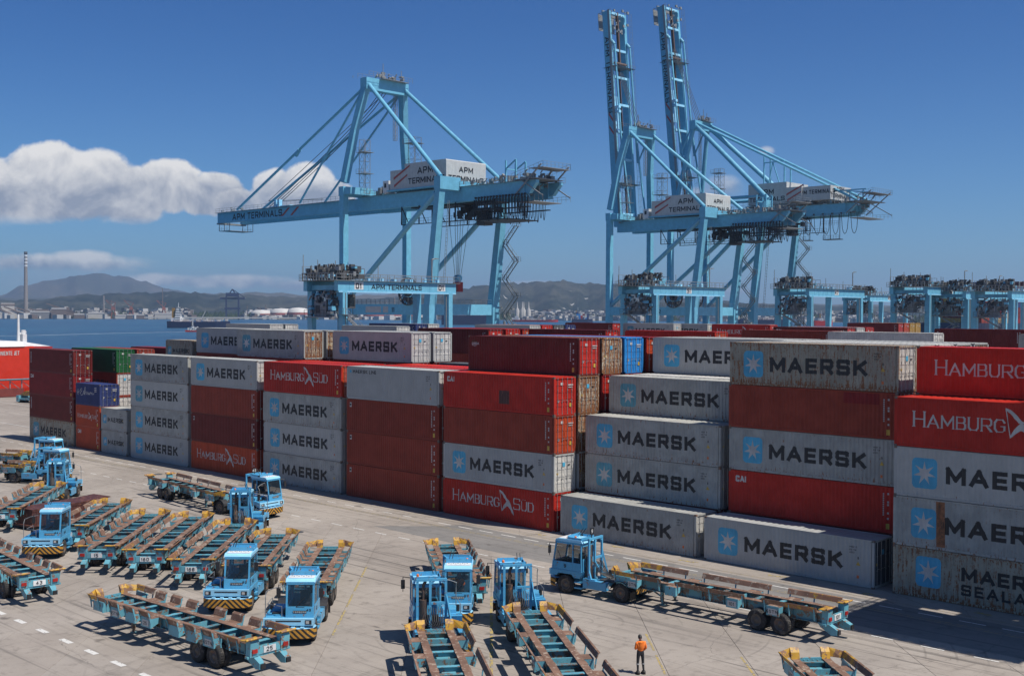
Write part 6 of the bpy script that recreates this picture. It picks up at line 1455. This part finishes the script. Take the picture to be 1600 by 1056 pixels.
def ship(px0, px1, py, name, label, hullm, D=6, sup=None, supx=-.35, cargo=None, cat='ship', red=False, B=None, dist=None):
    mid = seapos((px0 + px1) / 2, py) if dist is None else Vector((0, 0, 0))
    if dist is not None:
        d = fw + rv * (((px0 + px1) / 2 - 800) / FOC); d.z = 0; mid = d.normalized() * dist; mid.z = -2
    R_ = Vector((mid.x, mid.y, 0)).length; L = (px1 - px0) / FOC * R_; B = B or L * .16
    sp = Spec(); e = sp.part('hull', hull(L, B, D, hullm), [hullm, MATS['rust_red_deck'] if 'rust_red_deck' in MATS else paint('rust_red_deck', (.2, .06, .045), .7)])
    if sup:
        m = MB(); sx = L * supx; w_ = L * .05
        for k in range(sup): m.box(sx - w_ + k * .4, sx + w_ - k * .4, -B * .42 + k * .3, B * .42 - k * .3, D + k * 2.6, D + k * 2.6 + 2.5)
        m.box(sx - w_ * 2.2, sx + w_ * 1.4, -B * .3, B * .3, D, D + 4); m.beam((sx, 0, D + sup * 2.6), (sx, 0, D + sup * 2.6 + 5), .4); m.c = 1
        for k in range(sup): m.box(sx - w_ * .8, sx + w_ * .8, -B * .42 + k * .3 - .05, B * .42 - k * .3 + .05, D + k * 2.6 + 1.2, D + k * 2.6 + 1.9)
        sp.part('superstructure', m, [WHITE, BLACK]); m = MB(); m.box(sx - w_ * 2.0, sx - w_ * 1.2, -1.5, 1.5, D + 4, D + 4 + sup * 1.8); sp.part('funnel', m, YEL if sup > 3 else DGREY)
    m = MB(); clutter(m, -L * .3, L * .42, -B * .35, B * .3, D, D + 2.6, 40, int(px0), .8, 3.2); m.beam((L * .02, 0, D), (L * .1, 0, D + 11), .7); m.box(-L * .25, L * .4, -.6, .6, D + 2.0, D + 2.4); sp.part('deck_gear', m, LGREY)
    if cargo: 
        r_ = random.Random(int(px0))
        for k in range(cargo):
            for j in range(r_.randint(2, 4)):
                x = -L * .28 + k * L * .6 / cargo; m = MB(); m.box(x, x + L * .55 / cargo, -B * .42, B * .42, D + j * 2.7, D + j * 2.7 + 2.6); sp.part('container_tier', m, CON[r_.choice(['brown', 'white', 'navy', 'crimson', 'grey', 'blue'])])
    place(sp, name, label, cat, mid, YAW, 'ships in the bay')
ship(264, 358, 512.5, 'tanker', 'small black-hulled tanker with a white bridge crossing the bay', HULLN, 7.0, 6, -.33)
ship(290, 309, 518.5, 'tugboat', 'little red and white tug trailing a long wake', MATS['crimson_container_paint'], 1.2, 2, .1, cat='tug')
ship(690, 775, 0, 'moored_ship', 'dark blue hull between the legs of the left quay crane', HULLN, 14, 0, dist=1750)
ship(893, 926, 0, 'container_ship', 'loaded container ship in the bay right of the left quay crane', HULLN, 9, 5, -.2, 6, dist=1800)
ship(800, 872, 0, 'tanker', 'long low red-hulled tanker near the far shore in the middle', MATS['crimson_container_paint'], 4, 3, -.4, dist=2350)
ship(1150, 1232, 0, 'bulk_carrier', 'dark bulk carrier seen behind the legs of the raised-boom crane', HULLN, 11, 0, dist=1500)
ship(1272, 1300, 0, 'tanker', 'red and white ship beyond the yard gantries on the right', MATS['bright_red_container_paint'], 8, 4, -.1, dist=1900)
# wake
WK = plain('wake_foam', (.62, .68, .70), .7); m = MB(); pts = [seapos(-60, 526), seapos(60, 524), seapos(170, 521), seapos(290, 518.5)]
for a, b_ in zip(pts[:-1], pts[1:]): n_ = Vector((-(b_ - a).y, (b_ - a).x, 0)).normalized() * 1.6; m.add([a + n_ + Vector((0, 0, .05)), a - n_ + Vector((0, 0, .05)), b_ - n_ * .8 + Vector((0, 0, .05)), b_ + n_ * .8 + Vector((0, 0, .05))], [(0, 1, 2, 3)])
struct('wake', m, WK)
# stacked cargo ship at the quay beyond the gantries
sp = Spec(); m = hull(210, 32, 14, HULLN, bow=.16); sp.part('hull', m, [HULLN, DGREY])
cols = ['yellow', 'maroon', 'yellow', 'brown', 'wine', 'yellow', 'navy', 'cream']
r_ = random.Random(3)
for k in range(12):
    for j in range(5 if k < 2 else 8 if k > 3 else 7):
        for i in range(3): m = MB(); x = -92 + k * 13.4; m.box(x, x + 12.6, -14.6 + i * 9.8, -5 + i * 9.8, 14 + j * 2.75, 14 + j * 2.75 + 2.65); sp.part('container_tier', m, CON[r_.choice(cols)])
m = MB(); m.box(88, 98, -14, 14, 14, 44); m.box(89, 97, -16, 16, 40, 43); sp.part('superstructure', m, WHITE)
place(sp, 'container_ship', 'big ship loaded with yellow and maroon boxes behind the yard gantries', 'ship', (-252, 668, -2), pi / 2, 'ships in the bay')

# land: one polar sheet from the far shore back to the mountains
def hill_mat(name, c1, c2, sc=.002, spots=.0):
    m, t, b = base_mat(name); gp = t.new('ShaderNodeNewGeometry').outputs['Position']
    n = t.noise(gp, sc, 8, .68); n2 = t.noise(gp, sc * 9, 5, .7)
    c = t.mix(t.ss(t.m('ADD', t.m('MULTIPLY', n, .6), t.m('MULTIPLY', n2, .4)), .42, .6), c1, c2)
    if spots: c = t.mix(t.ss(t.noise(gp, .012, 3, .5), .70, .74), c, (.45, .43, .40))
    t.put(b.inputs['Base Color'], c); b.inputs['Roughness'].default_value = .95; b.inputs['Specular IOR Level'].default_value = .1
    return m
HM1 = hill_mat('far_scrub_hills', (.010, .018, .012), (.062, .062, .045), .004, spots=1); HM2 = hill_mat('mountain_slopes', (.05, .055, .04), (.11, .095, .07), .0008); SHM = hill_mat('shore_land', (.16, .135, .10), (.06, .07, .035), .01)
def n1(x, s=0): return sin(x * 1.3 + s) * .5 + sin(x * 2.9 + s * 2.1) * .28 + sin(x * 6.1 + s * 3.7) * .14 + sin(x * 13.7 + s) * .08 + sin(x * 29 + s * 5) * .05
def interp(tab, x):
    if x <= tab[0][0]: return tab[0][1]
    for (a, b_), (c_, d_) in zip(tab[:-1], tab[1:]):
        if x <= c_: t_ = (x - a) / (c_ - a); t_ = t_ * t_ * (3 - 2 * t_); return b_ + (d_ - b_) * t_
    return tab[-1][1]
def ridge(name, label, tab, r0_, depth, mat, rough, seed, px0, px1, step=6, base=-3):
    """tab: profile of crest height in metres against bearing (given as picture column); a real ridge with front and back slopes"""
    m = MB(); cols_ = []; rows = 26; n = int((px1 - px0) / step)
    for i in range(n + 1):
        px = px0 + i * step; an = YAW - math.atan((px - 800) / FOC); dx, dy = -sin(an), cos(an); H = interp(tab, px)
        for j in range(rows):
            t_ = j / (rows - 1); R_ = r0_ + depth * t_ + 180 * n1(px * .05 + seed); prof = sin(pi * min(1, t_ / .62) / 2) ** 1.3 if t_ < .62 else cos(pi * (t_ - .62) / .76) ** 1.1
            gl = n1(px * .11 + t_ * 3.1 + seed) * .5 + n1(px * .37 - t_ * 7 + seed * 2) * .3 + n1(px * .9 + t_ * 13) * .12
            z = base + H * prof * (1 + rough * gl * (1 - .55 * prof))
            cols_.append((dx * R_, dy * R_, z if 0 < j < rows - 1 else base))
    m.v = cols_; m.smooth = True
    for i in range(n):
        for j in range(rows - 1): m.f.append((i * rows + j, (i + 1) * rows + j, (i + 1) * rows + j + 1, i * rows + j + 1)); m.mi.append(0); m.sm.append(True)
    o = struct(name, m, mat); o['label'] = label; return o
def hgt(py, R_, hy=486): return (hy - py) / FOC * R_ + CAMH
def T_(tab, R_): return [(px, max(2, hgt(py, R_ , 484.0 + (px) * .0048))) for px, py in tab]
ridge('coastal_plain', 'low land along the far shore', [(-900, 8), (3000, 8)], 2700, 1500, SHM, .2, 1, -1200, 3000, 14)
ridge('near_hills', 'scrubby brown green hills behind the industrial shore', T_([(-700, 470), (-100, 472), (60, 468), (130, 460), (260, 456), (380, 460), (470, 463), (560, 466), (640, 462), (690, 452), (740, 447), (800, 440), (880, 439), (950, 443), (1020, 455), (1080, 466), (1200, 474), (1350, 478), (1500, 479), (1800, 470), (2600, 475)], 5200), 3900, 2100, HM1, .25, 4, -1200, 3000, 7)
ridge('middle_ridge', 'faded ridge behind the near hills', T_([(-900, 470), (200, 466), (330, 458), (420, 456), (500, 462), (640, 458), (900, 470), (1600, 478), (3000, 470)], 7600), 6600, 1700, HM2, .25, 9, -1200, 3000, 8)
ridge('blue_mountain', 'broad blue mountain at the left', T_([(-900, 470), (-200, 466), (0, 462), (40, 447), (90, 438), (130, 432), (155, 429), (185, 432), (225, 440), (250, 449), (300, 457), (400, 466), (1000, 480), (3000, 480)], 10400), 8900, 2500, HM2, .16, 2, -1200, 3000, 7)

def bearing(px, R_): an = YAW - math.atan((px - 800) / FOC); return Vector((-sin(an) * R_, cos(an) * R_, 0))
GI = 'industry along the far shore'
def simple(name, label, cat, px, R_, parts, group=GI):
    sp = Spec()
    for nm, mb, mt in parts: sp.part(nm, mb, mt)
    p = bearing(px, R_); return place(sp, name, label, cat, (p.x, p.y, -1.5), -0 + YAW - math.atan((px - 800) / FOC), group)
CHM = plain('chimney_concrete', (.26, .235, .215), .85); TANKW = plain('tank_white', (.62, .60, .56), .6); TANKR = plain('tank_red_band', (.40, .10, .07), .6); INDB = plain('industrial_brown', (.17, .13, .11), .8); INDG = plain('industrial_grey', (.22, .22, .22), .8); PALE = plain('pale_building', (.50, .47, .42), .8)
R_ = 2900; sc_ = R_ / FOC
m = MB(); m.lathe([(4.6 * 1.1, 0), (3.4 * 1.0, 94 * sc_ * .97)], (0, 0, 0), 'z', 14)
m2 = MB()
for k in range(4): m2.lathe([(3.9, 94 * sc_ - 8 - k * 7.5), (3.9, 94 * sc_ - 4.2 - k * 7.5)], (0, 0, 0), 'z', 14)
m3 = MB(); m3.lathe([(3.6, 92 * sc_), (3.8, 96 * sc_), (.01, 96 * sc_)], (0, 0, 0), 'z', 14)
simple('chimney', 'very tall grey power plant chimney with white bands at the left', 'chimney', 40.5, R_, [('shaft', m, CHM), ('band', m2, WHITE), ('rim', m3, BLACK)])
m = MB(); m.box(-14, 14, -10, 10, 18, 34); m.box(-30, 30, -16, 16, 0, 18); m.c = 1; m.box(-15, 15, -10.3, 10, 28, 32)
m2 = MB(); r_ = random.Random(8)
for k in range(26): a = r_.uniform(-70, 150); m2.box(a, a + r_.uniform(6, 26), r_.uniform(-14, 0), r_.uniform(4, 14), 0, r_.uniform(5, 26))
m3 = MB()
for k in range(7): a = -60 + k * 26; m3.beam((a, -16, 30 - k * 2), (a + 46, -16, 8), 3.0)
for k in range(5): m3.beam((80 + k * 10, -15, 34 - k * 5), (150, -15, 10), 2.4)
simple('power_station', 'brown power station with sloping conveyors at the left edge', 'power station', 12, R_ - 30, [('boiler_house', m, [PALE, INDB]), ('plant_buildings', m2, INDB), ('conveyor', m3, INDB)])
for k, (px, w_, h_, cm, lab) in enumerate(((62, 26, 14, INDG, 'grey shed right of the tall chimney'), (92, 20, 22, INDB, 'brown hopper building ending the conveyors'), (125, 16, 9, INDB, 'low brown shed on the far shore'), (150, 22, 12, PALE, 'pale low building between the shed and the works'), (205, 44, 7, PALE, 'long pale quay shed under the dockside cranes'), (232, 60, 8, INDB, 'long brown quay shed left of the tanker'), (262, 36, 11, PALE, 'pale building above the black tanker'))):
    m = MB(); m.box(-w_ / 2 * sc_, w_ / 2 * sc_, -12, 12, 0, h_ * sc_ * .6); m2 = MB(); m2.prism([(-12.5, h_ * sc_ * .6), (12.5, h_ * sc_ * .6), (0, h_ * sc_ * .6 + 3.5)], -w_ / 2 * sc_, w_ / 2 * sc_, 'yz')
    simple('shore_building', lab, 'building', px, R_ - 60 - k * 6, [('wall', m, cm), ('roof', m2, INDG)])
for px, h_, lab in ((162, 34, 'pale striped stack of the works left of centre'), (174, 28, 'thin dark column of the refinery works'), (180, 24, 'shorter dark column of the refinery works'), (254, 46, 'thin lattice mast above the far quay'), (386, 20, 'leftmost thin mast above the white tanks'), (407, 16, 'short mast above the white tanks'), (415, 22, 'tallest thin mast above the white tanks'), (437, 18, 'rightmost thin mast above the white tanks'), (604, 32, 'slim refinery chimney seen under the left yard gantry'), (616, 34, 'striped refinery chimney seen under the left yard gantry')):
    m = MB(); m.lathe([(2.4 if px in (162, 616) else 1.3, 0), (1.8 if px in (162, 616) else .7, h_ * sc_)], (0, 0, 0), 'z', 10); simple('refinery_stack', lab, 'stack', px, R_ + 20 + px % 7 * 9, [('shaft', m, CHM if px in (162, 604, 616) else INDB)])
for px, lab in ((177, 'red-brown dock crane left of the lattice mast'), (205, 'red-brown dock crane at the far quay, middle one'), (256, 'yellow-brown dock crane by the thin mast')):
    m = MB(); m.beam((-5, -4, 0), (-2, 0, 22), 1.6); m.beam((5, -4, 0), (2, 0, 22), 1.6); m.beam((-6, 0, 12), (6, 0, 12), 1.4); m.box(-4, 4, -4, 4, 20, 26); m.beam((0, 0, 26), (-16, 0, 42), 1.3); m.beam((0, 0, 26), (5, 0, 36), 1); m.beam((5, 0, 36), (-16, 0, 42), .6)
    simple('dock_crane', lab, 'crane', px, R_ - 90, [('frame', m, paint('dock_crane_red', (.30, .09, .05), .6))])
m = MB()
for x in (-13, 13):
    for y in (-10, 10): m.beam((x, y, 0), (x, y, 50), 3.4)
m.box(-17, 17, -12, 12, 22, 26); m.box(-26, 26, -3, 3, 44, 48); m.box(-14, 14, -8, 8, 50, 58); m.beam((-10, 0, 50), (0, 0, 66), 2.5); m.beam((10, 0, 50), (0, 0, 66), 2.5); m.beam((26, 0, 48), (0, 0, 66), 1.5)
simple('unloader_crane', 'dark blue ship unloader crane behind the black tanker', 'crane', 363, R_ - 260, [('frame', m, HULLN)])
m = MB(); m.box(-260, 60, -4, 4, 2.5, 5.5)
for k in range(16): m.box(-255 + k * 20, -253 + k * 20, -3, 3, -3, 2.5)
simple('jetty', 'long pale jetty reaching left below the white tanks', 'jetty', 420, R_ - 270, [('deck', m, PALE)])
for k, (px, w_, h_, dr) in enumerate(((399, 24, 11, 120), (408, 30, 12, 60), (432, 26, 12, 90), (440, 34, 14, 0), (455, 24, 12, 40), (466, 30, 15, -20), (476, 20, 12, 30), (582, 40, 11, -10), (610, 34, 12, 20), (644, 30, 12, 40))):
    m = MB(); rr = w_ / 2 * sc_; hh = h_ * sc_; m.lathe([(rr, 0), (rr, hh), (rr * .6, hh * 1.12), (.01, hh * 1.18)], (0, 0, 0), 'z', 18); m2 = MB(); m2.lathe([(rr * 1.01, hh * .45), (rr * 1.01, hh * .68)], (0, 0, 0), 'z', 18)
    simple('storage_tank', ('white storage tank, ' + ('highest left one', 'second from the left', 'behind the biggest pair', 'big one with red band', 'between two big ones', 'big one left of the yard gantry legs', 'rightmost before the yard gantry', 'left one under the gantry beam', 'middle one under the gantry beam', 'right one under the gantry beam')[k] + ' on the far shore'), 'tank', px, R_ - 20 + dr, [('shell', m, TANKW), ('band', m2, TANKR)], 'white tanks on the far shore')
for px, lab in ((812, 'left pair of pale silo towers on the far shore'), (822, 'right pair of pale silo towers on the far shore')):
    m = MB()
    for dx in (-6, 6): m.lathe([(5, 0), (5, 24), (1.5, 30), (.8, 44)], (dx, 0, 0), 'z', 12)
    simple('silo_tower', lab, 'silo', px, R_ - 60, [('silo', m, PALE)])
# tiny town and works too far to tell apart
m = MB(); r_ = random.Random(21)
for k in range(1500):
    px = r_.choice((r_.uniform(-60, 300), r_.uniform(380, 720), r_.uniform(820, 1000), r_.uniform(1120, 1420), r_.uniform(820, 1420))); Rr = r_.uniform(2760, 3300); p = bearing(px, Rr); s_ = r_.uniform(3, 13); h_ = r_.uniform(4, 13 + (Rr - 2760) * .02)
    m.c = r_.choice((0, 0, 1, 2, 3)); zb_ = (Rr - 2760) * .02; m.box(p.x - s_, p.x + s_, p.y - s_ * .6, p.y + s_ * .6, -1.5, zb_ + h_ * .7)
o = link('far_town', m.mesh('far_town', [PALE, TANKW, INDB, INDG])); tag(o, 'hazy mass of small pale buildings along the far shore', 'town'); o['kind'] = 'stuff'
m = MB()
for k in range(2600):
    px = r_.uniform(-80, 1500); Rr = r_.uniform(2900, 3900); p = bearing(px, Rr); s_ = r_.uniform(5, 16); z = r_.uniform(0, 8); c_ = [(p.x + s_ * cos(a) * r_.uniform(.6, 1.2), p.y + s_ * sin(a) * r_.uniform(.6, 1.2), -1) for a in [i * 1.05 for i in range(6)]]; m.add(c_ + [(p.x, p.y, z + s_ * .7)], [(i, (i + 1) % 6, 6) for i in range(6)])
o = link('far_woods', m.mesh('far_woods', hill_mat('far_tree_green', (.02, .035, .015), (.045, .06, .025), .05))); tag(o, 'dark scrub and woods on the far shore', 'woods'); o['kind'] = 'stuff'

# ================================================================ HAZE
hz = bpy.data.materials.new('haze_air'); hz.use_nodes = True; t = NT(hz.node_tree); t.n.clear()
pv = t.new('ShaderNodeVolumePrincipled'); pv.inputs['Color'].default_value = (.50, .70, 1.0, 1); pv.inputs['Density'].default_value = 9.0e-5; pv.inputs['Anisotropy'].default_value = .2
t.l.new(pv.outputs[0], t.new('ShaderNodeOutputMaterial').inputs['Volume'])
m = MB(); m.box(-13000, 13000, -1500, 13500, -8.0, 420); o = link('haze', m.mesh('haze', hz)); o['kind'] = 'stuff'; o['label'] = 'thin blue haze over the bay and the mountains'
